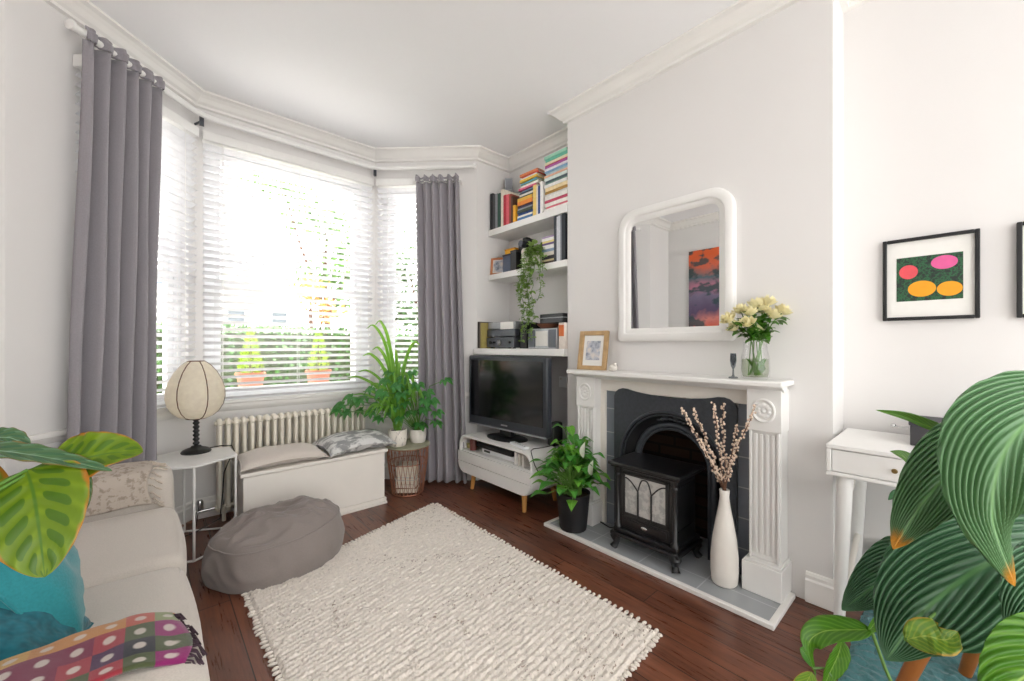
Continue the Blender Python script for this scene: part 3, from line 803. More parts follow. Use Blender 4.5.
for i, (x, y) in enumerate(rp):
    e = P(x, y, 1.86+R.uniform(-.06, .05)); b0 = Vector((2.08+R.uniform(-.03, .03), .635+R.uniform(-.03, .03), 1.01)); nk = Vector((2.08+R.uniform(-.025, .025), .635+R.uniform(-.03, .03), 1.16))
    stems.tube([b0, nk, nk.lerp(e, .5)+Vector((0, 0, .01)), e], .0022, 5); heads.append(e)
    for k in range(13):
        t_ = R.uniform(.1, .9); p = nk.lerp(e, t_); a = R.uniform(0, 2*PI); L = R.uniform(.038, .06)
        d = Vector((math.cos(a), math.sin(a), R.uniform(-.5, .4))).normalized()
        lv.leaf([p, p+d*L*.5+Vector((0, 0, .006)), p+d*L], .019, nu=5, nv=2, shape=(.7, .8))
for k in range(5):
    a = Vector((2.08+R.uniform(-.03, .03), .635+R.uniform(-.03, .03), 1.01)); lv.leaf([a, a+Vector((R.uniform(-.02, .02), R.uniform(-.02, .02), .04)), a+Vector((R.uniform(-.03, .03), R.uniform(-.03, .03), .08))], .012, hint=(1, 0, 0), nu=5, nv=2)
stems.build('stems', M['stem'], rb); lv.build('leaves', M['leaf_rose'], rb)
def rose(e, r, par):
    q = MB(); ax = (e-Vector((2.08, .635, 1.12))).normalized(); mt = Matrix.Translation(e) @ ax.to_track_quat('Z', 'Y').to_matrix().to_4x4()
    for ring, (n, rr, tl, hh) in enumerate(((3, .35, .1, 1.1), (5, .6, .25, 1.), (6, .85, .5, .85), (7, 1.05, .85, .6))):
        for k in range(n):
            a = 2*PI*(k+.5*ring)/n
            def fn(u, v, a=a, rr=rr, tl=tl, hh=hh):
                x = (v-.5)*1.7; z = u
                rad_ = r*rr*(.35+.65*math.sin(min(1, z*1.1)*PI/2))+r*tl*z*z*.5
                ang = a+x*(1.1*math.sin(PI*(.15+.8*z)))*.75
                return mt @ Vector((rad_*math.cos(ang), rad_*math.sin(ang), r*(-.7+1.6*z*hh)-abs(x)**2*r*.12))
            q.grid(fn, 5, 4)
    return q.build('rose_head', M['petal'], par)
for e in heads: rose(e, .027, rb)
q = MB(); q.lathe([(.001, .992), (.020, .992), (.020, .998), (.007, 1.001), (.004, 1.01), (.0035, 1.035), (.010, 1.05), (.014, 1.075), (.0125, 1.11), (.012, 1.11), (.0132, 1.075), (.001, 1.052)], (2.07, .725, 0), 16, cap=False)
tag(q.build('stemmed_glass', mat_glass('smoked_glass', (.55, .57, .6, 1))), 'small smoked stemmed glass just left of the glass vase on the mantel', 'glass')

# ------------------------------------------------------------------ pictures
t = NT('colour_blob_print'); b = t.pbr(Roughness=.5)
f = t.noise(t.coord(), 55, 4, .7); t.l(t.ramp(f, [(.44, col('#1f2a27')), (.52, col('#2c6a41')), (.6, col('#23332c'))]), b.inputs[0]); M['printbg'] = t.m
M['blob_r'] = plain('coral_ink', col('#e0535c'), .6); M['blob_p'] = plain('pink_ink', col('#e0609a'), .6); M['blob_o'] = plain('orange_ink', col('#f0a21f'), .6)
def wallpic(yc, label, blobs):
    m = face_negx((2.416, yc, 1.256)); w, h = .283, .352
    o = picture_frame('framed_print', m, w, h, .014, .022, (M['blackplastic'], M['paper']), label, 'picture', (-.097, .082, .097, .27), artmat=M['printbg'], group=None)
    for ch in o.children:
        if ch.name.startswith('print'): pr = ch
    for (x, z, rx, rz, mm) in blobs:
        q = MB(); n = 28
        pts = [(x+rx*math.cos(2*PI*k/n), z+rz*math.sin(2*PI*k/n)) for k in range(n)]
        q.prism(pts, m @ Vector((0, .0102, 0)), m.to_3x3() @ Vector((1, 0, 0)), (0, 0, 1), m.to_3x3() @ Vector((0, .001, 0))); q.build('colour_patch', mm, pr)
    return o
wallpic(.09, 'black framed print of pink, coral and orange blots on dark green', [(-.06, .207, .029, .030, M['blob_r']), (.045, .235, .038, .028, M['blob_p']), (-.02, .132, .042, .034, M['blob_o']), (.06, .125, .036, .030, M['blob_o'])])
m = face_negx((2.416, -.282, 1.252))
t = NT('blue_print'); b = t.pbr(Roughness=.5); t.l(t.ramp(t.noise(t.coord(), 20, 3), [(.4, col('#33506b')), (.6, col('#b98a4a'))]), b.inputs[0])
picture_frame('framed_print', m, .283, .358, .014, .022, (M['blackplastic'], M['paper']), 'black framed picture cut off by the right edge of the photo, over the desk', 'picture', (-.09, .085, .09, .27), artmat=t.m)
# canvas on the left wall (seen in the mirror)
t = NT('sunset_canvas'); b = t.pbr(Roughness=.6)
v = t.coord(); sp = t.n('ShaderNodeSeparateXYZ'); t.l(v, sp.inputs[0])
zz = t.math('ADD', sp.outputs[2], t.math('MULTIPLY', t.math('SUBTRACT', t.noise(v, 5, 3), .5), .25))
c1 = t.ramp(zz, [(0, col('#d8502f')), (.12, col('#e08a80')), (.22, col('#5a4a6a')), (.42, col('#7a6f8a')), (.55, col('#c07a90')), (.68, col('#4a6a74')), (.8, col('#d9694a')), (.95, col('#e0602a'))])
n2 = t.noise(t.coord(scale=(1, 1, 1.6)), 4.2, 4)
c2 = t.mix(t.ramp(n2, [(.5, (0, 0, 0, 1)), (.56, (.9, .9, .9, 1))]), c1, col('#27474a'))
t.l(c2, b.inputs[0]); M['canvas'] = t.m
cv = thing('canvas_painting', (-.93, 2.08, 1.36), 'tall orange and teal sunset canvas on the left wall, seen in the mirror', 'painting')
q = MB(); q.box((-.948, 1.78, 1.38), (-.915, 2.40, 2.38)); q.build('canvas', M['canvas'], cv, bevel=.004)

# ================================================================== ALCOVE SHELVES
def shelf(z, poly, th, label):
    q = MB(); q.prism(poly, (0, 0, z-th), (1, 0, 0), (0, 1, 0), (0, 0, th))
    return tag(q.build('floating_shelf', M['white'], bevel=.003), label, 'shelf', 'white shelves in the alcove')
e = .002
shelf(2.145, [(2.19, CY1+e), (XR-e, CY1+e), (XR-e, YF-e), (2.19, YF-e)], .052, 'highest white shelf in the alcove, full of books')
shelf(1.757, [(2.19, CY1+e), (XR-e, CY1+e), (XR-e, YF-e), (2.19, YF-e)], .048, 'middle white shelf in the alcove carrying the trailing plant')
shelf(1.122, [(2.16, CY1+e), (XR-e, CY1+e), (XR-e, YF-e), (2.03, YF-e)], .052, 'lowest white shelf in the alcove above the television')
def bookmat(c):
    k = 'book_'+c
    return plain(k, col(c), .6, ns=40, amt=.08)
M['pages'] = plain('book_pages', col('#e4dccb'), .9, ns=200, amt=.08)
def book(x0, y0, z0, t, h, d, c, label, lean=0, yaw=0, grp='books on the highest shelf', flat=False, name='book', cat='book'):
    """upright: spine faces -X, thickness along Y from y0; flat: t is the height, h runs along Y"""
    o = bpy.data.objects.new(name, None); C.objects.link(o); tag(o, label, cat, grp)
    m = Matrix.Rotation(rad(yaw), 4, 'Z') @ Matrix.Rotation(rad(lean), 4, 'X')
    q = MB(); p = MB(); k = .0025
    if flat:
        q.box((0, 0, 0), (d, h, k), m); q.box((0, 0, t-k), (d, h, t), m); q.box((0, 0, k), (k, h, t-k), m)
        p.box((k, .003, k), (d-.003, h-.003, t-k), m)
    else:
        q.box((0, 0, 0), (d, k, h), m); q.box((0, t-k, 0), (d, t, h), m); q.box((0, k, 0), (k, t-k, h), m)
        p.box((k, k, .003), (d-.003, t-k, h-.003), m)
    o.location = (x0, y0, z0)
    for mm in (q, p): mm.v = [v+Vector((x0, y0, z0)) for v in mm.v]
    q.build('cover', bookmat(c), o); p.build('pages', M['pages'], o)
    return o
S1 = 2.1455
# upright run, from the far (left) end of the shelf towards the chimney breast
cnames = {'#1e1f22': 'black', '#4a4b4f': 'dark grey', '#8a8d92': 'pale grey', '#2c5044': 'dark green', '#e9e2d2': 'cream', '#b92f3f': 'crimson', '#d8606a': 'coral red', '#9a4a3a': 'brick brown', '#5a3a2a': 'dark brown', '#e6a82c': 'yellow', '#f0d27a': 'pale yellow', '#2d4a86': 'navy blue', '#f2f0ec': 'white', '#c2763a': 'orange brown', '#e58a3a': 'orange'}
run = [('#1e1f22', .035, .315), ('#4a4b4f', .03, .30), ('#8a8d92', .03, .295), ('#2c5044', .035, .29)]
y = 2.735; xs = 2.20
for i, (c, t_, h) in enumerate(run):
    y -= t_+.002; book(xs, y, S1, t_, h, .22, c, 'tall %s volume at the far left end of the highest shelf' % cnames[c])
run2 = [('#e9e2d2', .030, .31, 'tall cream hardback beside the dark volumes'), ('#b92f3f', .034, .255, 'crimson book right of the cream hardback'), ('#d8606a', .034, .25, 'coral red book in the middle of the upright books'), ('#9a4a3a', .022, .245, 'thin brick brown book beside the coral red one'), ('#5a3a2a', .022, .22, 'dark brown book, before the short yellow one'), ('#e6a82c', .028, .14, 'short yellow paperback left of the flat pile')]
y -= .006
for c, t_, h, lb in run2:
    y -= t_+.002; book(xs, y, S1, t_, h, .2, c, lb+' on the highest shelf')
y -= .005; ya = y
# flat pile 1
z = S1; yp = ya-.19
pile = [('#4a78a8', .022, 'blue'), ('#e9e2d2', .016, 'cream'), ('#2d4a86', .02, 'navy'), ('#3f4a3f', .022, 'dark olive'), ('#8a8d92', .014, 'grey'), ('#3a2a4a', .022, 'dark purple'), ('#e58a3a', .03, 'orange'), ('#e0b04a', .028, 'mustard'), ('#2c5044', .01, 'thin green')]
for k, (c, t_, nm) in enumerate(pile):
    book(xs+.004*(k % 3), yp+.004*(k % 2), z, t_, .17, .2, c, '%s book in the low flat pile mid-shelf, %s' % (nm, 'lowest' if k == 0 else 'topmost' if k == len(pile)-1 else 'above the %s one' % pile[k-1][2]), flat=True, grp='flat pile of books mid-shelf'); z += t_+.0006
# higher pile on top of it, set back a little
pile2 = [('#c03a3a', 'red'), ('#e8e4da', 'off-white'), ('#43505e', 'slate'), ('#7aa0c0', 'pale blue'), ('#d86a8a', 'pink'), ('#f0ece4', 'white'), ('#6a8a5a', 'sage green'), ('#58a8c8', 'sky blue'), ('#e8c04a', 'golden'), ('#d8dce0', 'silver grey'), ('#c84a3a', 'vermilion'), ('#e0885a', 'apricot')]
for k, (c, nm) in enumerate(pile2):
    t_ = .0125+.003*(k % 3)
    book(2.23+.003*(k % 4), yp-.03+.006*((k*7) % 5), z, t_, .195, .16, c, '%s paperback in the raised pile, %s' % (nm, 'lowest' if k == 0 else 'topmost' if k == len(pile2)-1 else 'above the %s one' % pile2[k-1][1]), flat=True, yaw=-4+(k*5) % 7, grp='raised pile of paperbacks'); z += t_+.0006
y = yp-.006
for c, t_, h, lb in [('#f0d27a', .034, .235, 'pale yellow upright book right of the flat pile'), ('#e9e2d2', .016, .225, 'thin cream upright book between the pale yellow and navy ones'), ('#2d4a86', .02, .215, 'navy upright book near the tall pile'), ('#f2f0ec', .024, .24, 'white upright book touching the tall pile')]:
    y -= t_+.002; book(xs, y, S1, t_, h, .2, c, lb+' on the highest shelf')
# tall pile next to the chimney breast
z = S1; y1 = CY1+.004
pile3 = [('#f0eeea', 'white', .02), ('#e07a86', 'rose', .018), ('#f3f0ea', 'ivory', .026), ('#c8506a', 'raspberry', .018), ('#eceae4', 'chalk white', .03), ('#d8d8d4', 'light grey', .018), ('#b08a4a', 'ochre', .018), ('#f0dcae', 'pale straw', .026), ('#e8e8e6', 'pearl', .022), ('#7a9a92', 'grey green', .016), ('#5a6a72', 'slate grey', .014), ('#d8e4e0', 'pale mint', .022), ('#e8b89a', 'peach', .014), ('#a8c4d0', 'powder blue', .022), ('#8ab0d0', 'light blue', .014), ('#f0e8f0', 'pale lilac', .016), ('#a8589a', 'magenta', .016), ('#d8505a', 'red', .012), ('#f0e8c8', 'cream', .018), ('#6ab8a0', 'mint green', .022), ('#9ad0b8', 'pale green', .02)]
W3 = (y-y1)-.004
for k, (c, nm, t_) in enumerate(pile3):
    book(2.205+.004*((k*3) % 4), y1+.004*(k % 3), z, t_, W3-.012*((k*5) % 3)/2-.01, .17, c, '%s book in the tall pile by the chimney breast, %s' % (nm, 'lowest' if k == 0 else 'topmost' if k == len(pile3)-1 else 'above the %s one' % pile3[k-1][1]), flat=True, grp='tall pile of books by the chimney breast'); z += t_+.0006
sc = thing('wall_speaker', (2.37, 2.68, 2.50), 'small grey speaker on a bracket high in the alcove corner', 'speaker')
q = MB(); mm = Matrix.Translation((2.355, 2.665, 2.5)) @ Matrix.Rotation(rad(-40), 4, 'Z'); q.box((-.035, -.03, 0), (.035, .03, .115), mm); q.build('cabinet', plain('light_grey_plastic', col('#b4b7bc'), .4), sc, bevel=.008)
q = MB(); q.box((-.028, -.033, .01), (.028, -.03, .105), mm); q.build('grille', plain('mid_grey_mesh', col('#8e9298'), .6), sc)
q = MB(); q.tube([(2.37, 2.68, 2.55), (2.42, 2.73, 2.55)], .008, 6); q.build('bracket', M['gunmetal'], sc)

S2 = 1.7575
picture_frame('photo_frame', Matrix.Translation((2.24, 2.66, S2+.002)) @ Matrix.Rotation(rad(-62), 4, 'Z') @ Matrix.Rotation(rad(-8), 4, 'X'), .17, .15, .016, .02, (plain('orange_wood', col('#b8744a'), .5, ns=20, amt=.15), M['paper']), 'orange wood photo frame at the left end of the middle shelf', 'photo frame', (-.06, .025, .06, .125), artmat=M['photo'], stand=True)
def boxthing(name, a, b, mat, label, cat, bevel=.003, grp=None, extra=None):
    o = thing(name, ((a[0]+b[0])/2, (a[1]+b[1])/2, a[2]), label, cat, grp)
    q = MB(); q.box(a, b); q.build('body', mat, o, bevel=bevel)
    if extra: extra(o)
    return o
def lidx(o_, a, b, mat, name='lid', bevel=.002):
    q = MB(); q.box(a, b); q.build(name, mat, o_, bevel=bevel)
boxthing('storage_tin', (2.20, 2.475, S2), (2.32, 2.565, S2+.13), plain('blue_grey_tin', col('#4a5468'), .4), 'blue-grey tin right of the orange wood frame on the middle shelf', 'tin', extra=lambda o: lidx(o, (2.197, 2.472, S2+.13), (2.323, 2.568, S2+.145), bookmat('#3a2f38')))
boxthing('small_box', (2.22, 2.44, S2+.146), (2.31, 2.56, S2+.19), plain('yellow_card', col('#e3a81f'), .6), 'yellow box lying on the blue-grey tin', 'box', extra=lambda o: lidx(o, (2.218, 2.438, S2+.18), (2.312, 2.562, S2+.193), plain('amber_card', col('#cf8c18'), .6)))
boxthing('black_box', (2.20, 2.40, S2), (2.36, 2.47, S2+.15), M['blackplastic'], 'black box between the blue-grey tin and the cream canister', 'box', extra=lambda o: lidx(o, (2.198, 2.398, S2+.15), (2.362, 2.472, S2+.165), M['darkmatt']))
o = thing('camera', (2.27, 2.36, S2+.17), 'black film camera with lens perched above the cream canister', 'camera')
cam_z = S2+.168
q = MB(); q.box((2.25, 2.29, cam_z), (2.30, 2.43, cam_z+.075)); q.box((2.25, 2.33, cam_z+.075), (2.30, 2.38, cam_z+.095)); q.build('body', M['blackplastic'], o, bevel=.006)
q = MB(); q.tube([(2.25, 2.355, cam_z+.038), (2.205, 2.355, cam_z+.038)], [.028, .026], 16); q.build('lens', M['gunmetal'], o)
o = thing('canister', (2.25, 2.33, S2), 'cream round canister half hidden by the trailing plant', 'canister')
q = MB(); q.lathe([(.05, S2), (.052, S2+.13)], (2.27, 2.335, 0), 20); q.build('body', M['ceramic'], o)
q = MB(); q.lathe([(.054, S2+.13), (.054, S2+.15), (.045, S2+.167)], (2.27, 2.335, 0), 20); q.build('lid', M['ceramic'], o)
# trailing plant
o = thing('hanging_pot', (2.25, 2.20, S2), 'small white pot of the trailing plant on the middle shelf', 'pot')
q = MB(); q.lathe([(.04, S2), (.055, S2+.10), (.058, S2+.11), (.052, S2+.11), (.048, S2+.09)], (2.25, 2.205, 0), 20, cap=False); q.lathe([(.0, S2+.001), (.04, S2+.001)], (2.25, 2.205, 0), 20, cap=False); q.build('pot_wall', M['ceramic'], o)
q = MB(); q.lathe([(.05, S2+.09), (.0, S2+.095)], (2.25, 2.205, 0), 20, cap=False); q.build('soil', M['soil'], o)
pl = thing('trailing_plant', (2.25, 2.205, S2+.09), 'pale green trailing vine spilling from the middle shelf over the stereo', 'plant')
vine = MB(); vlv = MB()
strands = [((2.12, 2.24), 1.16), ((2.13, 2.19), 1.20), ((2.11, 2.22), 1.32), ((2.12, 2.14), 1.14), ((2.13, 2.29), 1.52), ((2.14, 2.09), 1.42), ((2.12, 2.26), 1.42), ((2.13, 2.06), 1.66), ((2.11, 2.17), 1.28)]
for (xy, ze) in strands:
    top = Vector((2.25+R.uniform(-.03, .03), 2.205+R.uniform(-.03, .03), S2+.1))
    pts = [top, top+Vector((-.05, (xy[1]-2.205)*.4, .05)), Vector((2.165, xy[1], S2+.05)), Vector((xy[0]+.02, xy[1], S2-.06))]
    z = S2-.1
    while z > ze: pts.append(Vector((xy[0]+R.uniform(-.015, .015), xy[1]+R.uniform(-.02, .02), z))); z -= .06
    vine.tube(pts, .0018, 5)
    for a, b in zip(pts, pts[1:]):
        for k in range(max(1, int((b-a).length/.011))):
            p = a.lerp(b, R.random()); th = R.uniform(0, 2*PI); d = Vector((math.cos(th)-.3, math.sin(th), R.uniform(-.7, .2))).normalized(); L = R.uniform(.026, .046)
            vlv.leaf([p, p+d*L*.5+Vector((0, 0, .004)), p+d*L], L*.42, hint=(-.4, 0, 1), nu=5, nv=2, shape=(.6, .8))
for k in range(150):
    th = R.uniform(0, 2*PI); d = Vector((math.cos(th), math.sin(th), R.uniform(-.1, 1.2))).normalized(); p = Vector((2.25, 2.205, S2+.1))+d*R.uniform(.02, .10); L = R.uniform(.03, .045)
    if p.x > 2.40: continue
    vine.tube([(2.25, 2.205, S2+.09), p], .0012, 4); vlv.leaf([p, p+d*L*.5+Vector((0, 0, .005)), p+d*L+Vector((0, 0, -.01))], L*.42, nu=5, nv=2, shape=(.6, .8))
vine.build('vines', M['stem'], pl); vlv.build('leaves', M['leaf_pothos'], pl)
# right part of middle shelf
z = S2
for k, (c, t_, nm) in enumerate([('#4a3a34', .02, 'dark brown'), ('#d8c8a0', .015, 'tan'), ('#3a3a40', .025, 'charcoal'), ('#e8e2d8', .03, 'off-white'), ('#8aa0b8', .02, 'blue-grey'), ('#f0eeea', .03, 'white'), ('#6a5a8a', .014, 'violet'), ('#e8d890', .016, 'pale yellow'), ('#f4f2ee', .02, 'bright white'), ('#b8a0c8', .012, 'lilac')]):
    book(2.215+.004*(k % 2), 1.995, z, t_, .13, .19, c, '%s magazine in the flat stack beside the upright binders%s' % (nm, ', bottom one' if k == 0 else ', top one' if k == 9 else ''), flat=True, grp='flat stack on the middle shelf', name='magazine', cat='magazine'); z += t_+.0006
y = 1.992
for c, t_, h, nm in [('#3f444c', .024, .335, 'dark slate'), ('#d0d3d8', .034, .325, 'silver'), ('#7a8088', .012, .33, 'mid grey'), ('#2e3238', .030, .335, 'near black')]:
    y -= t_+.002; book(2.20, y, S2, t_, h, .22, c, '%s ring binder standing at the chimney end of the middle shelf' % nm, grp='ring binders on the middle shelf', name='binder', cat='binder')

# lowest shelf: stereo and boxes
S3 = 1.1225
y = 2.742
for k, (c, nm) in enumerate([('#3a3530', 'dark brown'), ('#6a625a', 'taupe'), ('#a89a5a', 'olive')]):
    y -= .018; book(2.07, y, S3, .016, .225-.006*k, .15, c, '%s record sleeve standing left of the stereo on the lowest shelf' % nm, grp='sleeves beside the stereo', name='record_sleeve', cat='record')
o = thing('stereo_amplifier', (2.2, 2.52, S3), 'silver-grey stereo amplifier at the bottom of the hi-fi pile', 'stereo')
ya, yb = 2.335, 2.675
q = MB(); q.box((2.125, ya, S3+.008), (2.38, yb, S3+.09)); q.build('case', M['gunmetal'], o, bevel=.004)
q = MB(); q.box((2.118, ya, S3+.010), (2.126, yb, S3+.088)); q.build('front_panel', M['gunmetal'], o)
for yy, r in ((2.50, .022), (2.62, .012), (2.58, .009), (2.38, .009)):
    q = MB(); q.tube([(2.12, yy, S3+.048), (2.10, yy, S3+.048)], r, 16); q.build('knob', M['chrome'] if r > .02 else M['blackplastic'], o)
q = MB()
for xx in (2.15, 2.35):
    for yy in (ya+.03, yb-.03): q.lathe([(.012, S3), (.012, S3+.009)], (xx, yy, 0), 10)
q.build('foot', M['blackplastic'], o)
o = thing('stereo_deck', (2.2, 2.52, S3+.09), 'grey record deck with a sheet of white paper on top of the amplifier', 'stereo')
q = MB(); q.box((2.12, ya-.01, S3+.095), (2.38, yb, S3+.155)); q.build('base', M['gunmetal'], o, bevel=.004)
q = MB(); q.box((2.125, ya-.005, S3+.158), (2.38, yb-.005, S3+.215)); q.build('dust_cover', M['silver'], o, bevel=.006)
q = MB(); q.box((2.118, 2.345, S3+.155), (2.122, 2.50, S3+.212)); q.build('paper_label', M['paper'], o)
q = MB()
for xx in (2.15, 2.35):
    for yy in (ya+.02, yb-.03): q.lathe([(.012, S3+.0905), (.012, S3+.096)], (xx, yy, 0), 10)
q.build('foot', M['blackplastic'], o)
boxthing('black_speaker', (2.16, 2.235, S3), (2.36, 2.315, S3+.20), M['blackplastic'], 'black speaker right of the stereo on the lowest shelf', 'speaker', .004, extra=lambda o: lidx(o, (2.156, 2.242, S3+.01), (2.162, 2.308, S3+.19), M['darkmatt'], 'grille'))
boxthing('mini_hifi', (2.155, 1.925, S3+.0), (2.36, 2.215, S3+.15), M['silver'], 'silver mini hi-fi behind the trailing vine', 'hi-fi', .004, extra=lambda o: (lidx(o, (2.150, 2.01, S3+.02), (2.157, 2.13, S3+.13), M['paper'], 'display'), lidx(o, (2.150, 2.14, S3+.01), (2.157, 2.21, S3+.14), M['gunmetal'], 'speaker_grille'), lidx(o, (2.150, 1.93, S3+.01), (2.157, 2.0, S3+.14), M['gunmetal'], 'speaker_grille')))
q = MB(); q.lathe([(.001, S3+.15), (.05, S3+.151), (.085, S3+.175), (.09, S3+.185), (.086, S3+.186), (.05, S3+.158), (.001, S3+.156)], (2.25, 2.09, 0), 24, cap=False)
tag(q.build('copper_dish', M['copper']), 'shallow copper dish on the mini hi-fi', 'dish')
boxthing('black_case', (2.165, 1.875, S3+.187), (2.36, 2.10, S3+.255), M['blackplastic'], 'black flat case on top, next to the chimney breast on the lowest shelf', 'case', .004, extra=lambda o: lidx(o, (2.161, 1.872, S3+.222), (2.364, 2.103, S3+.228), M['silver'], 'trim_strip'))
boxthing('small_carton', (2.17, 1.865, S3), (2.26, 1.918, S3+.187), plain('white_carton', col('#e9dfd5'), .6), 'white and orange carton at the right end of the lowest shelf', 'box', .002, extra=lambda o: lidx(o, (2.167, 1.868, S3+.09), (2.171, 1.915, S3+.17), plain('orange_label', col('#d9733a'), .6), 'orange_label'))

# socket behind the TV
o = thing('wall_socket', (2.43, 2.10, .84), 'white wall socket on the grey alcove wall right of the television', 'socket')
q = MB(); q.box((2.43, 2.06, .815), (2.4395, 2.145, .90)); q.build('plate', M['upvc'], o, bevel=.003)
q = MB(); q.box((2.426, 2.115, .875), (2.431, 2.13, .888)); q.build('switch', M['ceramic_grey'], o)

# ================================================================== TELEVISION AND STAND
ts = thing('tv_stand', (2.08, 2.30, 0), 'white retro television stand with rounded ends and short wooden legs', 'tv stand')
Y0, Y1, Z0, Z1 = 1.885, 2.725, .135, .435
def rr2(y0, y1, z0, z1, r, n=8):
    out = []
    for (a_, b_, s) in ((y1-r, z0+r, -90), (y1-r, z1-r, 0), (y0+r, z1-r, 90), (y0+r, z0+r, 180)):
        for k in range(n+1):
            a = rad(s+90*k/n); out.append((a_+r*math.cos(a), b_+r*math.sin(a)))
    return out
q = MB(); A = rr2(Y0, Y1, Z0, Z1, .09); B = rr2(Y0+.02, Y1-.02, Z0+.02, Z1-.02, .072); n = len(A)
vs = []
for x in (1.87, 2.27): vs += [(x, a, b) for a, b in A]+[(x, a, b) for a, b in B]
fs = []
for k in range(n):
    j = (k+1) % n
    fs += [(k, j, n+j, n+k), (2*n+k, 3*n+k, 3*n+j, 2*n+j), (k, 2*n+k, 2*n+j, j), (n+k, n+j, 3*n+j, 3*n+k)]
q.add(vs, fs); q.build('shell', M['white'], ts, bevel=.003)
q = MB(); q.prism(B, (2.25, 0, 0), (0, 1, 0), (0, 0, 1), (.008, 0, 0)); q.box((1.885, Y0+.02, .300), (2.25, Y1-.02, .312)); q.build('back_and_shelf', M['white'], ts)
def clip(poly, z0, z1):
    out = []
    for a, b in zip(poly, poly[1:]+poly[:1]):
        def ins(p): return z0 <= p[1] <= z1
        pts = [a] if ins(a) else []
        for zz in ((z0, z1) if a[1] < b[1] else (z1, z0)):
            if (a[1]-zz)*(b[1]-zz) < 0: t_ = (zz-a[1])/(b[1]-a[1]); pts.append((a[0]+(b[0]-a[0])*t_, zz))
        out += pts
    return out
D = rr2(Y0+.003, Y1-.003, Z0+.003, Z1-.003, .087)
for z0, z1 in ((.226, .303), (.138, .2225)):
    q = MB(); q.prism(clip(D, z0, z1), (1.855, 0, 0), (0, 1, 0), (0, 0, 1), (.016, 0, 0)); q.build('drawer', M['white'], ts, bevel=.002)
q = MB(); q.prism(clip(rr2(Y0+.03, Y1-.03, Z0+.02, Z1, .06), .15, .30), (1.885, 0, 0), (0, 1, 0), (0, 0, 1), (.3, 0, 0)); q.build('drawer_box', M['white'], ts)
for xx in (1.93, 2.22):
    for yy in (2.02, 2.60):
        q = MB(); dx = -.012 if xx < 2 else .012; dy = -.012 if yy < 2.3 else .012
        q.tube([(xx, yy, .136), (xx+dx, yy+dy, .0)], [.021, .014], 14); q.build('leg', M['legwood'], ts)
q = MB(); q.box((1.90, 2.0, .128), (2.25, 2.62, .136)); q.build('leg_rail', M['legwood'], ts)

tv = thing('television', (2.07, 2.32, .436), 'black flat screen television on the white stand', 'television')
tm = Matrix.Translation((2.035, 2.325, 0)) @ Matrix.Rotation(rad(3), 4, 'Z')
w = .425
q = MB(); q.box((-.03, -w, .50), (.03, w, 1.065), tm); q.build('casing', plain('tv_casing', col('#33373e'), .3, ns=30, amt=.06), tv, bevel=.012, seg=3)
q = MB(); q.box((-.034, -w+.035, .575), (-.029, w-.035, 1.03), tm); q.build('screen', plain('tv_screen', col('#101214'), .12, ns=3, amt=.1, spec=.6), tv)
q = MB(); q.box((-.035, -w+.004, .5), (-.028, w-.004, .511), tm); q.build('silver_trim', M['silver'], tv, bevel=.002)
q = MB(); x_ = 0
for k, wd in enumerate((.008, .007, .007, .007, .008, .007, .004)):
    q.box((-.0355, .03-x_-wd, .533), (-.030, .03-x_, .543), tm); x_ += wd+.003
q.build('maker_lettering', M['silver'], tv)
q = MB(); q.box((.028, -w+.12, .56), (.085, w-.12, .98), tm); q.build('rear_housing', M['blackplastic'], tv, bevel=.02)
q = MB(); q.box((-.02, -.06, .45), (.03, .06, .51), tm); q.build('neck', M['blackplastic'], tv, bevel=.006)
q = MB(); q.lathe([(.19, .437), (.19, .442), (.15, .452), (.08, .458)], n=36, sx=.62, mtx=tm); q.build('base', M['blackplastic'], tv)
boxthing('black_speaker', (2.10, 1.90, .436), (2.20, 1.965, .60), M['blackplastic'], 'small black speaker on the white stand behind the right edge of the television', 'speaker', .012, extra=lambda o: lidx(o, (2.096, 1.905, .445), (2.102, 1.96, .59), M['darkmatt'], 'grille'))
o = thing('remote_control', (1.93, 2.06, .436), 'white remote control lying on the television stand', 'remote control')
mm = Matrix.Translation((1.93, 2.08, .436)) @ Matrix.Rotation(rad(-12), 4, 'Z')
q = MB(); q.box((-.022, -.11, 0), (.022, .09, .018), mm); q.build('body', M['upvc'], o, bevel=.006)
q = MB()
for k in range(5): q.lathe([(.006, .018), (.006, .020)], mm @ Vector((0, -.08+k*.03, 0)), 8)
q.build('buttons', M['silver'], o)
mb = MB(); mb.tube([(2.12, 1.93, .44), (2.02, 1.93, .441), (1.95, 1.95, .441), (1.90, 1.925, .441), (1.88, 1.90, .43), (1.885, 1.876, .36), (1.92, 1.872, .30), (2.1, 1.872, .2), (2.2, 1.875, .1)], .0035, 6)
tag(mb.build('speaker_cable', M['cable']), 'thin black cable trailing over the right end of the television stand', 'cable')
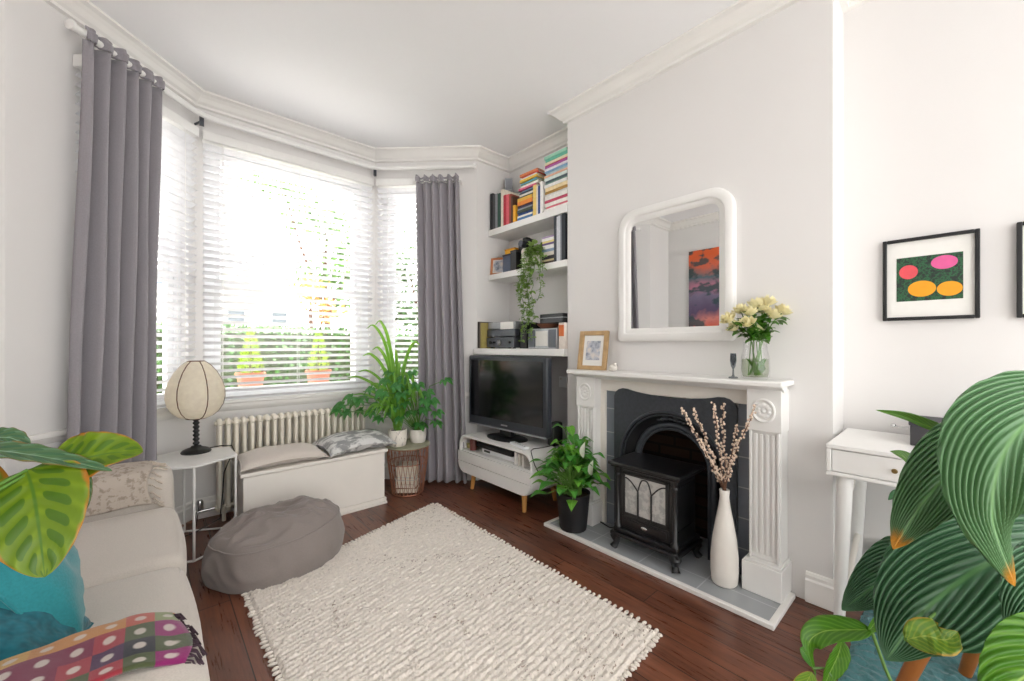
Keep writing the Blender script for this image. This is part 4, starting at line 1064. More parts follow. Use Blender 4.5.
# in the niche
N0 = .3125
boxthing('games_console', (1.93, 2.12, N0), (2.16, 2.50, N0+.035), M['upvc'], 'flat white media box in the niche of the television stand', 'media box', .004, extra=lambda o: lidx(o, (1.926, 2.40, N0+.01), (1.932, 2.47, N0+.025), M['blackplastic'], 'display'))
boxthing('disc_player', (1.92, 2.14, N0+.0355), (2.15, 2.56, N0+.072), M['blackplastic'], 'black disc player on top of the flat white media box', 'disc player', .003, extra=lambda o: lidx(o, (1.916, 2.2, N0+.05), (1.922, 2.4, N0+.056), M['darkmatt'], 'tray'))
for k, (yy, hh, c, nm) in enumerate([(2.075, .085, '#f0eeea', 'tall white game case left of the others'), (2.035, .08, '#e2ddd2', 'cream game case in the middle of three'), (1.995, .078, '#d8d4cc', 'grey game case nearest the rounded right end')]):
    book(1.90, yy, N0, .016, hh, .12, c, nm+' in the television stand niche', grp='cases in the television stand', name='game_case', cat='case')
q = MB(); q.lathe([(.026, N0), (.028, N0+.01), (.028, N0+.08), (.022, N0+.088), (.0, N0+.09)], (1.92, 2.60, 0), 18); o = q.build('red_brown_tin', plain('red_brown_lacquer', col('#6e3a33'), .4))
tag(o, 'reddish brown round tin at the left of the television stand niche', 'tin')
boxthing('small_carton', (1.92, 2.645, N0), (2.0, 2.69, N0+.035), plain('olive_card', col('#a49a6a'), .7), 'small olive carton at the far left of the television stand niche', 'box', extra=lambda o: lidx(o, (1.918, 2.643, N0+.028), (2.002, 2.692, N0+.037), plain('olive_lid', col('#8c8350'), .7)))

# ------------------------------------------------------------------ peace lily in the black pot
pc = (1.945, 1.60)
o = thing('plant_pot', (pc[0], pc[1], .022), 'matt black plastic pot on the left corner of the hearth', 'pot')
q = MB(); q.lathe([(.080, .022), (.083, .03), (.102, .235), (.104, .245), (.097, .245), (.094, .22)], (pc[0], pc[1], 0), 32, cap=False); q.lathe([(.0, .0225), (.08, .0225)], (pc[0], pc[1], 0), 32, cap=False); q.build('pot_wall', M['pot_black'], o)
q = MB(); q.lathe([(.095, .225), (.0, .23)], (pc[0], pc[1], 0), 24, cap=False); q.build('soil', M['soil'], o)
pl = thing('peace_lily', (pc[0], pc[1], .225), 'bushy green peace lily in the black pot beside the fireplace', 'plant')
la = MB(); lb_ = MB(); stm = MB()
R.seed(11)
cands = []
for k in range(110):
    th = k*2.399+R.uniform(-.3, .3); ring = (k % 5)/4
    reach = .03+.125*ring*R.uniform(.8, 1.2); hz_ = .46-.15*ring+R.uniform(-.05, .06)
    cands.append((th, reach, hz_))
cands += [(2.4, .09, .63), (1.4, .05, .58), (-1.4, .20, .50), (-1.25, .18, .44), (-1.5, .17, .38), (-1.3, .18, .32), (2.2, .2, .42), (2.5, .2, .36)]
for k, (th, reach, hz_) in enumerate(cands):
    c = Vector((pc[0]+R.uniform(-.04, .04), pc[1]+R.uniform(-.04, .04), .225)); d = Vector((math.cos(th), math.sin(th), 0))
    if d.x > .1 and reach > .16: reach *= .62
    e = c+d*reach; e.z = hz_
    L = R.uniform(.10, .16)
    elev = 1.15-reach*6.+R.uniform(-.2, .2)
    dv = (d*math.cos(elev)+Vector((0, 0, math.sin(elev)))).normalized()
    m1 = e+dv*L*.5; m2 = e+dv*L*.5+(d*.7+Vector((0, 0, -.35)))*L*.5
    if m2.x > 2.07:
        sh = m2.x-2.07; e.x -= sh; m1.x -= sh; m2.x -= sh
    stm.tube([c, c.lerp(e, .5)+Vector((0, 0, .04)), e], .0026, 5)
    (la if k % 3 else lb_).leaf([e, e.lerp(m1, .6), m1, m2], R.uniform(.026, .038), hint=(d*.3+Vector((0, 0, 1))), nu=10, nv=4, fold=.25, shape=(.8, .9), quilt=.0008)
stm.build('stems', M['stem'], pl); la.build('leaves', M['leaf_lily'], pl); lb_.build('young_leaves', M['leaf_lily2'], pl)
for (x, y) in ((591, 476), (583, 458)):
    e = P(x, y, 2.36); q = MB(); q.leaf([e, e+Vector((-.01, -.01, .05)), e+Vector((-.005, -.02, .10))], .02, hint=(-1, 0, .2), fold=.5, nu=8, nv=4); fo = q.build('white_spathe', M['lilyflower'], pl, label='white spathe flower')

# ------------------------------------------------------------------ wire basket table with plants
bc = Vector((1.505, 2.90, 0)); BT = .375
wb = thing('wire_basket_table', (bc.x, bc.y, 0), 'copper wire basket table with a round top under two potted plants', 'basket table')
q = MB(); q.lathe([(.165, BT-.012), (.172, BT-.008), (.172, BT+.002), (.165, BT+.004), (.0, BT+.004)], bc, 36); q.build('tabletop', plain('grey_green_top', col('#a5a38c'), .5, ns=14, amt=.08), wb, label='grey-green round top')
q = MB(); rim = [(.158, BT-.015), (.152, .26), (.136, .13), (.118, .006)]
nw = 26
for k in range(nw):
    a = 2*PI*k/nw; q.tube([(bc.x+r*math.cos(a+.12*(i % 2)), bc.y+r*math.sin(a+.12*(i % 2)), z) for i, (r, z) in enumerate(rim)], .0022, 5)
    q.tube([(bc.x+r*math.cos(a-.12*(i % 2)), bc.y+r*math.sin(a-.12*(i % 2)), z) for i, (r, z) in enumerate(rim)], .0022, 5)
for r, z, w_ in ((.158, BT-.016, .004), (.150, .24, .003), (.118, .006, .0045)):
    q.tube([(bc.x+r*math.cos(2*PI*k/40), bc.y+r*math.sin(2*PI*k/40), z) for k in range(40)], w_, 6, closed=True)
q.build('wire_cage', M['copper'], wb)
q = MB()
for k in range(12):
    a = PI*k/12; q.tube([(bc.x+.117*math.cos(a), bc.y+.117*math.sin(a), .006), (bc.x-.117*math.cos(a), bc.y-.117*math.sin(a), .006)], .0022, 5)
q.build('wire_floor', M['copper'], wb)
z = .012
for k, (c, nm, t_, w_) in enumerate([('#8a6a5a', 'brown woven folder', .035, .16), ('#b9a68e', 'tan magazine', .03, .15), ('#e2dccf', 'cream magazine', .03, .155), ('#b6bcc0', 'grey-blue magazine', .02, .15), ('#efece4', 'white magazine', .04, .145), ('#d8cfc0', 'beige magazine', .05, .15)]):
    a = rad(38+(k*7) % 11)
    o = bpy.data.objects.new('magazine', None); C.objects.link(o); o.location = (bc.x, bc.y, z)
    tag(o, '%s in the wire basket, %s' % (nm, 'at the bottom' if k == 0 else 'topmost' if k == 5 else 'layer %s from the bottom' % ['', 'two', 'three', 'four', 'five'][k]), 'magazine', 'magazines in the wire basket')
    m = Matrix.Translation((bc.x, bc.y, z)) @ Matrix.Rotation(-a, 4, 'Z')
    q = MB(); q.box((-w_/2, -w_/2+.01, 0), (w_/2, w_/2-.01, .002), m); q.box((-w_/2, -w_/2+.01, t_-.002), (w_/2, w_/2-.01, t_), m); q.build('cover', bookmat(c), o)
    q = MB(); q.box((-w_/2+.002, -w_/2+.012, .002), (w_/2-.002, w_/2-.012, t_-.002), m); q.build('pages', M['pages'], o)
    z += t_+.0008
M['patternpot'] = mat_marks('white_patterned_glaze', col('#ece6dc'), col('#b9b3aa'), 60, .6, .5, (1, 1, .5), .2)
def pot(c, r, h, mat, label, ribm=None):
    o = thing('plant_pot', c, label, 'pot'); q = MB(); x, y, z = c
    q.lathe([(r*.78, z), (r*.86, z+.004), (r, z+h*.5), (r*.97, z+h*.9), (r*.99, z+h), (r*.9, z+h), (r*.88, z+h*.85)], (x, y, 0), 28, cap=False); q.lathe([(0, z+.001), (r*.78, z+.001)], (x, y, 0), 28, cap=False); q.build('pot_wall', mat, o)
    q = MB(); q.lathe([(r*.89, z+h*.87), (0, z+h*.9)], (x, y, 0), 20, cap=False); q.build('soil', M['soil'], o); return o
p1 = (1.415, 2.89, BT+.0045); p2 = (1.585, 2.885, BT+.0045)
pot(p1, .072, .125, M['patternpot'], 'white patterned pot on the left of the copper wire basket table')
pot(p2, .066, .105, M['ceramic'], 'plain off-white pot on the right of the copper wire basket table')
# strap-leaved plant
R.seed(5)
pl = thing('spider_plant', (p1[0], p1[1], p1[2]+.11), 'tall bright green strap-leaved plant in the patterned pot by the window', 'plant')
la = MB(); c0 = Vector((p1[0], p1[1], p1[2]+.11))
for (x, y, dd) in [(375, 325, 3.35), (366, 329, 3.38), (384, 345, 3.3), (395, 352, 3.35), (345, 378, 3.3), (357, 372, 3.28), (362, 356, 3.35), (420, 345, 3.2), (352, 395, 3.2), (400, 365, 3.3), (410, 360, 3.2), (370, 385, 3.2), (372, 350, 3.35), (380, 370, 3.3), (362, 392, 3.2), (388, 362, 3.35)]:
    e = P(x, y, dd); h = e-c0; side = Vector((-h.y, h.x, 0)).normalized() if h.xy.length > .01 else Vector((1, 0, 0))
    up = c0+Vector((h.x*.3, h.y*.3, max(h.z*.75, .18))); m_ = c0+Vector((h.x*.7, h.y*.7, max(h.z*1.02, .2)))
    la.leaf([c0, up, m_, e], .0125, hint=(R.uniform(-.5, .5)+(-.45), -.8, .4), nu=16, nv=4, fold=.35, shape=(.75, .55))
for k in range(34):
    a = R.uniform(0, 2*PI); rr = R.uniform(.1, .26); top = R.uniform(.18, .46)
    d = Vector((math.cos(a)*rr, math.sin(a)*rr*.7, 0))
    if d.x+d.y > .16: d *= .5
    q0 = c0+Vector((R.uniform(-.02, .02), R.uniform(-.02, .02), 0))
    la.leaf([q0, q0+d*.35+Vector((0, 0, top*.75)), q0+d*.8+Vector((0, 0, top)), q0+d*1.15+Vector((0, 0, top*.62))], .011, hint=(-.4, -.5, .6), nu=14, nv=4, fold=.35, shape=(.75, .55))
la.build('leaves', M['leaf_strap'], pl)
# lobed plant (dark green)
pl = thing('castor_plant', (p2[0], p2[1], p2[2]+.09), 'dark green lobed-leaf plant in the off-white pot on the wire basket table', 'plant')
la = MB(); sm_ = MB(); c0 = Vector((p2[0], p2[1], p2[2]+.09))
def lobed(mb_, c, n, axis, size, lobes=5):
    n = Vector(n).normalized(); ax = Vector(axis); ax = (ax-n*ax.dot(n)).normalized(); sd = n.cross(ax)
    for k in range(lobes):
        a = rad(-95+190*k/(lobes-1)); L = size*(1-.28*abs(k-(lobes-1)/2)/((lobes-1)/2))
        d = ax*math.cos(a)+sd*math.sin(a)
        mb_.leaf([c, c+d*L*.5+n*.006, c+d*L-n*.018], L*.26, hint=n, nu=7, nv=2, fold=.2, shape=(.75, .85))
targets = [(445, 380), (427, 392), (412, 372), (398, 385), (388, 396), (377, 405), (366, 398), (405, 402), (424, 408), (437, 412), (420, 424), (436, 422), (400, 418), (380, 418), (392, 372), (352, 397), (343, 405), (362, 410), (408, 388), (372, 388), (386, 380), (432, 400), (412, 412), (395, 408), (418, 384), (383, 392), (356, 402), (349, 412), (404, 378), (425, 400), (402, 393), (390, 412)]
for (x, y) in targets:
    dd = R.uniform(2.98, 3.16); e = P(x, y, dd); h = e-c0
    sm_.tube([c0+Vector((R.uniform(-.02, .02), R.uniform(-.02, .02), 0)), c0+Vector((h.x*.45, h.y*.45, max(.05, h.z*.8)+.03)), e], .003, 5)
    lobed(la, e, (R.uniform(-.4, .2)-.2, R.uniform(-.6, -.1), .8), Vector((h.x, h.y, R.uniform(-.3, 0))), R.uniform(.065, .09))
for (x, y) in [(360, 400), (338, 410), (372, 412)]:
    e = P(x, y, 3.05); sm_.tube([c0, c0+Vector((-.12, -.02, .12)), e], .003, 5); lobed(la, e, (-.3, -.5, .7), (-1, 0, -.3), .07)
sm_.build('stems', M['stem'], pl); la.build('leaves', M['leaf_lobed'], pl)

# ================================================================== BENCH AND CUSHIONS
bn = thing('storage_bench', (.85, 2.96, 0), 'white storage bench below the radiator', 'bench')
q = MB(); q.box((.405, 2.80, .045), (1.27, 3.13, .372)); q.build('chest', M['cream'], bn, bevel=.004)
q = MB(); q.box((.395, 2.785, .0), (1.285, 3.14, .018)); q.box((.40, 2.79, .018), (1.28, 3.135, .045)); q.build('plinth', M['cream'], bn, bevel=.003)
q = MB(); q.box((.388, 2.782, .376), (1.288, 3.145, .398)); q.build('lid', M['cream'], bn, bevel=.004)
def pillow(w, d, t, mtx, seam=.0, nu=22, nv=18, wr=.003, seed=0, sq=2.6, droop=0.):
    """soft cushion: returns (body MB, piping MB); local z up, centre at base"""
    b = MB(); off = Vector((seed*3.1, seed*1.7, 0))
    def edge(u, v):
        x, y = (u-.5)*2, (v-.5)*2
        k = 1-.07*(1-abs(x)**2)*abs(y)**3 ; l = 1-.07*(1-abs(y)**2)*abs(x)**3
        return x*w/2*l, y*d/2*k, x, y
    def prof(x, y): return max(0., (1-abs(x)**sq)*(1-abs(y)**sq))**.42
    for sgn in (1, -1):
        def fn(u, v, sgn=sgn):
            X, Y, x, y = edge(u, v); h = prof(x, y)
            nz = noise.noise(Vector((X*9, Y*9, sgn*5))+off)*wr*2.2*min(1, h*2)+noise.noise(Vector((X*22, Y*22, sgn*9))+off)*wr*min(1, h*2)
            z = t*.5+sgn*(t*.5*h)+nz-droop*(abs(x*y))**2*t
            return mtx @ Vector((X, Y, z))
        b.grid(fn, nu, nv)
    p = MB(); pts = []
    for k in range(56):
        s = k/14; i = int(s); f = s-i
        u, v = ((f, 0), (1, f), (1-f, 1), (0, 1-f))[i]
        X, Y, x, y = edge(u, v); pts.append(mtx @ Vector((X, Y, t*.5-droop*(abs(x*y))**2*t)))
    p.tube(pts, .0035, 6, closed=True)
    return b, p
def cushion(name, mtx, w, d, t, mat, label, group=None, **kw):
    o = thing(name, mtx.translation, label, 'cushion', group)
    b, p = pillow(w, d, t, mtx, **kw); b.build('cover', mat, o, weld=False); p.build('piping', mat, o); return o
M['cush1'] = fabric('greige_linen', col('#d6cdc4'), 300, .3, .05)
M['cush2'] = mat_marks('grey_marbled_velvet', col('#929393'), col('#d8d8d6'), 11, .5, .8, (1, 2, 1))
cushion('seat_cushion', Matrix.Translation((.63, 2.955, .3985)), .48, .37, .085, M['cush1'], 'plain greige cushion on the left half of the white bench', seed=1, droop=.25)
cushion('throw_cushion', Matrix.Translation((1.10, 2.95, .399)) @ Matrix.Rotation(rad(5), 4, 'Z') @ Matrix.Rotation(rad(0), 4, 'X'), .48, .38, .115, M['cush2'], 'grey and white marbled cushion on the right half of the white bench', seed=2, wr=.006, droop=.3)

# ------------------------------------------------------------------ side table and lamp
sc_ = Vector((.165, 2.945, 0)); SR = .245; ST = .51
tb = thing('side_table', sc_, 'white hexagonal side table with thin metal legs beside the sofa', 'table')
hexa = [(sc_.x+SR*math.cos(rad(-88+60*k)), sc_.y+SR*math.sin(rad(-88+60*k))) for k in range(6)]
q = MB(); q.prism(hexa, (0, 0, ST-.012), (1, 0, 0), (0, 1, 0), (0, 0, .012)); q.build('tabletop', M['whitemetal'], tb, bevel=.002)
for k in (0, 1, 3, 4):
    h = hexa[k]; p = sc_.lerp(Vector((h[0], h[1], 0)), .96); q = MB(); q.tube([(p.x, p.y, 0.006), (p.x, p.y, ST-.012)], .0065, 8); q.build('leg', M['whitemetal'], tb)
q = MB(); q.tube([sc_.lerp(Vector((h[0], h[1], 0)), .96)+Vector((0, 0, .0065)) for h in hexa], .0062, 8, closed=True); q.build('base_ring', M['whitemetal'], tb)
lp = thing('table_lamp', (.205, 3.045, ST), 'black based table lamp with an egg-shaped cream shade', 'lamp')
lc = (.205, 3.045, ST)
q = MB(); q.lathe([(.0, 0), (.072, .001), (.074, .008), (.066, .018), (.05, .026), (.03, .032), (.024, .04)], lc, 28, cap=False); q.build('base', M['blackplastic'], lp)
q = MB(); pr = [(.016, .038)]
for k in range(6): z = .045+k*.024; pr += [(.010, z), (.017, z+.008), (.017, z+.014), (.010, z+.022)]
pr += [(.02, .195), (.03, .20), (.03, .206)]
q.lathe(pr, lc, 18); q.build('turned_stem', M['blackplastic'], lp)
SH = [(.052, .205), (.085, .218), (.115, .245), (.138, .285), (.147, .33), (.145, .38), (.130, .43), (.105, .48), (.075, .518), (.05, .538), (.042, .543)]
nrib = 6
def ribf(th, z): return 1-.07*abs(math.cos(nrib*th/2+.3))**6*0-.05*(1-abs(math.sin(nrib*(th+.2)/2)))
q = MB(); q.lathe(SH, lc, 72, cap=False, rib=ribf); q.build('lamp_shade', M['shade'], lp)
q = MB()
for k in range(nrib):
    th = 2*PI*k/nrib-.2
    q.tube([Vector(lc)+Vector((r*.955*math.cos(th), r*.955*math.sin(th), z)) for r, z in SH], .0028, 6)
for r, z in (SH[0], SH[-1]): q.tube([Vector(lc)+Vector((r*.97*math.cos(2*PI*k/36), r*.97*math.sin(2*PI*k/36), z)) for k in range(36)], .0032, 6, closed=True)
q.build('shade_ribs', M['twig'], lp)
q = MB(); q.tube([Vector(lc)+Vector((0, 0, .2)), Vector(lc)+Vector((0, 0, .3))], .009, 8); q.ball(Vector(lc)+Vector((0, 0, .33)), .028, 10, 8); q.build('bulb', M['ceramic'], lp)
mb = MB(); mb.tube([(.25, 3.10, ST+.004), (.33, 3.12, ST+.005), (.385, 3.085, ST+.004), (.398, 3.08, ST-.03), (.37, 3.12, .40), (.355, 3.17, .33), (.345, 3.15, .2), (.33, 3.14, .05), (.2, 3.12, .006), (.05, 3.05, .005)], .0032, 6)
tag(mb.build('lamp_cable', M['cable']), 'black lamp cable hanging from the hexagonal side table to the floor', 'cable')

# ------------------------------------------------------------------ pouf
pf = thing('beanbag_pouf', (.53, 2.40, .0), 'grey-brown oval beanbag pouf with a slouched top', 'pouf')
M['pouf'] = fabric('grey_brown_cotton', col('#8d8480'), 240, .3, .05)
pcx, pcy, ax_, ay_ = .505, 2.40, .312, .25
def pf_r(th): return 1+.012*math.sin(3*th+1)+.01*math.sin(5*th)
def pouf_side(u, v):
    th = 2*PI*u; z = .004+.195*v+.02*v*math.sin(th+.3)*0
    k = .95+.09*math.sin(PI*min(1, v*.9+.05))-.02*v; k *= pf_r(th)
    p = Vector((pcx+ax_*k*math.cos(th), pcy+ay_*k*math.sin(th), z+.022*v*math.cos(th)))
    w_ = noise.noise(Vector((p.x*7, p.y*7, z*5)))*.014+(.2-abs(noise.noise(Vector((th*2.2, z*9+th*.8, 3)))))*.02*math.sin(PI*min(1,v))+noise.noise(Vector((p.x*20, p.y*20, z*9)))*.004
    return p+Vector((math.cos(th), math.sin(th), 0))*w_
q = MB(); q.grid(pouf_side, 140, 22, wrapu=True); q.build('side_panel', M['pouf'], pf)
def pouf_top(u, v):
    th = 2*PI*u; r = 1-v; e = pouf_side(u, 1)
    x = pcx+(e.x-pcx)*r; y = pcy+(e.y-pcy)*r
    dome = .095*(1-r**2.6)**.8
    z = e.z*1.0*r+(.199)*(1-r)+dome
    k = min(1, (1-r)*5); wx = x+.05*noise.noise(Vector((x*6, y*6, 1))); wy = y+.05*noise.noise(Vector((x*6, y*6, 9)))
    z += ((.22-abs(noise.noise(Vector((wx*5+3, wy*7, 2.2)))))*.06+(.15-abs(noise.noise(Vector((wx*11+wy*9, wy*15, 5)))))*.035)*k+noise.noise(Vector((x*26, y*23, 7)))*.004*k
    return Vector((x, y, z))
q = MB(); q.grid(pouf_top, 140, 44, wrapu=True); q.build('top_panel', M['pouf'], pf)
q = MB(); q.tube([pouf_side(k/80, 1)+Vector((0, 0, .001)) for k in range(80)], .0045, 6, closed=True); q.build('seam_piping', M['pouf'], pf)

# ------------------------------------------------------------------ rugs
def wool(name, c, dark, thr=.3):
    t = NT(name); b = t.pbr(Roughness=1.); b.inputs['Specular IOR Level'].default_value = .05; b.inputs['Sheen Weight'].default_value = .3
    v = t.coord(); f = t.noise(v, 55, 4, .65); g = t.noise(v, 3.5, 3)
    a = t.ramp(f, [(.3, vary(c, .86)), (.6, vary(c, 1.04))])
    h = t.noise(t.coord(scale=(1, 2.2, 1)), 38, 3, .6)
    sp_ = t.math('MULTIPLY', t.ramp(h, [(thr-.03, (1, 1, 1, 1)), (thr+.02, (0, 0, 0, 1))]), t.ramp(g, [(.42, (.1, .1, .1, 1)), (.6, (1, 1, 1, 1))]))
    t.l(t.mix(sp_, a, dark), b.inputs[0]); t.bump(f, b, .6, .006); return t.m
M['rug'] = wool('cream_wool', col('#ece4da'), col('#9a8a7d'), .38)
M['teal_rug'] = wool('teal_shag', col('#54868a'), col('#2f5a60'), .42)
RA, RB, RC, RD = Vector((1.525, 2.53, 0)), Vector((1.50, .80, 0)), Vector((.33, 2.2, 0)), Vector((.345, .72, 0))
def rugp(u, v): return (RC*(1-u)+RA*u)*(1-v)+(RD*(1-u)+RB*u)*v
rows = 62; per = 84
rg = thing('wool_rug', (.9, 1.6, 0), 'cream looped wool rug with fringed edges in the middle of the floor', 'rug')
def rugf(u, v):
    p = rugp(u, v); row = v*rows; i = int(min(rows-1, row)); f = row-i
    ph = u*per+i*.37+1.2*noise.noise(Vector((u*14, i*.9, 0)))
    h = .013+.0085*abs(math.sin(PI*f))**.7*(.6+.4*math.sin(2*PI*ph))+.006*noise.noise(Vector((p.x*34, p.y*34, 1)))
    e = min(u*1.2, (1-u)*1.2, v*1.5, (1-v)*1.5); h *= min(1, .25+e*60)
    wob = .012*noise.noise(Vector((u*9, v*9, 4)))
    return Vector((p.x+wob, p.y+wob*.5, max(.002, h)))
q = MB(); q.grid(rugf, 240, rows*5); q.build('pile', M['rug'], rg)
q = MB(); R.seed(3)
def tuft(p, d):
    a = math.atan2(d.y, d.x)+R.uniform(-.35, .35); L = R.uniform(.010, .018)
    q.ball(p+Vector((math.cos(a)*L*.6, math.sin(a)*L*.6, .009)), .0085, 7, 5, (L/.0085, .95, .8), Matrix.Rotation(a, 4, 'Z'))
for k in range(rows*1):
    for vv in ((k+.5)/rows,):
        tuft(rugp(0, vv), Vector((-1, 0, 0))); tuft(rugp(1, vv), Vector((1, 0, 0)))
for k in range(60):
    tuft(rugp((k+.5)/60, 0), Vector((-.2, 1, 0))); tuft(rugp((k+.5)/60, 1), Vector((0, -1, 0)))
fr = q.build('fringe_loops', M['rug'], rg); fr['kind'] = 'stuff'

def shag(u, v):
    x = 1.18+1.14*u; y = -1.05+1.33*v
    h = .014+.010*noise.noise(Vector((x*38, y*38, 2)))+.006*noise.noise(Vector((x*90, y*90, 5)))
    e = min(u, 1-u, v, 1-v); h *= min(1, .2+e*60)
    return Vector((x+.006*noise.noise(Vector((y*40, 0, 3))), y+.008*noise.noise(Vector((x*40, 0, 8))), max(.002, h)))
q = MB(); q.grid(shag, 170, 190); tag(q.build('shag_rug', M['teal_rug']), 'teal shaggy rug under the stool by the desk', 'rug')

# ================================================================== SOFA
sf = thing('sofa', (-.42, 1.66, 0), 'light greige fabric two-seat sofa with piped arms along the left wall', 'sofa')
M['sofa'] = fabric('greige_upholstery', col('#cbc3ba'), 320, .35, .06)
M['sofapipe'] = fabric('pale_piping', col('#cfc8c0'), 320, .2, .05)
def softbox(a, b, r, bulge=0., nz=.003, seed=0, n=10):
    """rounded soft block as one mesh"""
    mb_ = MB(); a, b = Vector(a), Vector(b); c = (a+b)/2; h = (b-a)/2
    def pt(x, y, z):
        p = Vector((x*h.x, y*h.y, z*h.z))
        inner = Vector([max(-hh+r, min(hh-r, v)) for hh, v in zip(h, p)])
        d = p-inner
        if d.length > 1e-9: p = inner+d.normalized()*min(r, d.length if d.length < r else r)
        f = Vector(((1-y*y)*(1-z*z)*x, (1-x*x)*(1-z*z)*y, (1-x*x)*(1-y*y)*z))*bulge
        p = c+p+f
        return p+Vector((1, 1, 1))*noise.noise(p*6+Vector((seed, 0, 0)))*nz
    for ax in range(3):
        for s in (-1, 1):
            def fn(u, v, ax=ax, s=s):
                uu = math.sin((u-.5)*PI*.98)/math.sin(.49*PI); vv = math.sin((v-.5)*PI*.98)/math.sin(.49*PI)
                q = [0, 0, 0]; q[ax] = s; q[(ax+1) % 3] = uu*s; q[(ax+2) % 3] = vv
                return pt(*q)
            mb_.grid(fn, n, n)
    return mb_
AY0, AY1, BY0, BY1 = .80, 1.09, 2.33, 2.55
q = softbox((-.90, AY0+.02, .10), (.05, BY1-.02, .30), .03); q.build('base', M['sofa'], sf, weld=True)
for y0, y1, s in ((AY1+.005, 1.705, 1), (1.712, BY0-.005, 2)):
    q = softbox((-.70, y0, .285), (.085, y1, .452), .045, .018, seed=s, n=14); cu = q.build('seat_cushion', M['sofa'], sf, weld=True)
    q = MB(); q.tube([(-.6, y1-.02, .438), (.045, y1-.02, .438), (.068, y1-.04, .436), (.068, y0+.04, .436), (.045, y0+.02, .438), (-.6, y0+.02, .438)], .004, 6); q.build('piping', M['sofapipe'], cu)
    q = softbox((-.78, y0, .44), (-.56, y1, .84), .07, .03, seed=s+4, n=14); q.build('back_cushion', M['sofa'], sf, weld=True)
q = softbox((-.93, AY0+.05, .12), (-.72, BY1-.05, .80), .06); q.build('backrest', M['sofa'], sf, weld=True)
for y0, y1, h in ((AY0, AY1, .602), (BY0, BY1, .60)):
    q = softbox((-.92, y0, .10), (.078, y1, h), .055, .008, seed=y0*3, n=18); ar = q.build('armrest', M['sofa'], sf, weld=True)
    q = MB(); sgn = -1 if y0 < 1.5 else 1; yy = y0+.012 if sgn < 0 else y1-.012
    q.tube([(-.8, yy, h-.022), (.015, yy, h-.022), (.045, yy, h-.032), (.062, yy, h-.06), (.066, yy, .2), (.06, yy, .12)], .0045, 6); q.build('piping', M['sofapipe'], ar)
for x in (-.86, .02):
    for y in (AY0+.06, BY1-.06):
        q = MB(); q.tube([(x, y, .11), (x, y, .0)], [.024, .018], 12); q.build('leg', M['twig'], sf)
# teal cushions
M['tealv'] = fabric('teal_velvet', col('#2f8890'), 200, .3, .08, .7)
M['tealf'] = fabric('deep_teal_fur', col('#1f6775'), 60, 1., .3, 1.)
m = Matrix.Translation((-.20, 1.44, .47)) @ Matrix.Rotation(rad(8), 4, 'Z') @ Matrix.Rotation(rad(62), 4, 'Y') @ Matrix.Translation((-.21, 0, -.02))
cushion('throw_cushion', m, .44, .44, .15, M['tealv'], 'large smooth teal cushion leaning on the sofa behind the foreground leaves', seed=5, wr=.006)
m = Matrix.Translation((-.15, 1.22, .475)) @ Matrix.Rotation(rad(-12), 4, 'Z') @ Matrix.Rotation(rad(40), 4, 'Y') @ Matrix.Translation((-.15, 0, -.02))
cushion('throw_cushion', m, .30, .27, .11, M['tealf'], 'smaller dark teal ribbed furry cushion against the near sofa arm', seed=7, wr=.008)
# colourful blanket over the near arm
t = NT('patchwork_blanket'); b = t.pbr(Roughness=1.); b.inputs['Specular IOR Level'].default_value = .05; b.inputs['Sheen Weight'].default_value = .3
uv = t.coord('UV', (17, 8, 1))
fl_ = t.n('ShaderNodeVectorMath', operation='FLOOR'); t.l(uv, fl_.inputs[0]); fr_ = t.n('ShaderNodeVectorMath', operation='FRACTION'); t.l(uv, fr_.inputs[0])
wn = t.n('ShaderNodeTexWhiteNoise', noise_dimensions='2D'); t.l(fl_.outputs[0], wn.inputs['Vector'])
ds = t.n('ShaderNodeVectorMath', operation='DISTANCE'); t.l(fr_.outputs[0], ds.inputs[0]); ds.inputs[1].default_value = (.5, .5, 0)
sp = t.n('ShaderNodeSeparateXYZ'); t.l(fl_.outputs[0], sp.inputs[0])
cA = t.ramp(wn.outputs['Value'], [(0, col('#7a2145')), (.2, col('#8f2a6a')), (.4, col('#4a2a4f')), (.55, col('#a33a44')), (.7, col('#2c2f38')), (.85, col('#4f5a3a'))], 'CONSTANT')
cB = t.ramp(wn.outputs['Value'], [(0, col('#c98a4a')), (.25, col('#b8b04a')), (.45, col('#c0604f')), (.65, col('#8f9a6a')), (.8, col('#d0a050'))], 'CONSTANT')
cc = t.mix(t.math('GREATER_THAN', sp.outputs[1], 2.5), cA, cB)
dot = t.ramp(ds.outputs['Value'], [(.16, (1, 1, 1, 1)), (.24, (0, 0, 0, 1))])
cc = t.mix(t.math('MULTIPLY', dot, .85), cc, col('#ddd2c8')); n_ = t.noise(t.coord('UV', (300, 120, 1)), 2, 2)
t.l(t.mix(t.math('MULTIPLY', n_, .45), cc, col('#2a1a22')), b.inputs[0]); t.bump(n_, b, .5, .004); M['blanket'] = t.m
bl = thing('patchwork_blanket', (-.30, 1.0, .6), 'multicoloured dotted patchwork blanket draped over the near sofa arm', 'blanket')
prof = [(.905, .612), (.93, .6185), (.97, .622), (1.02, .624), (1.06, .620), (1.085, .605), (1.098, .57), (1.103, .52), (1.108, .475)]
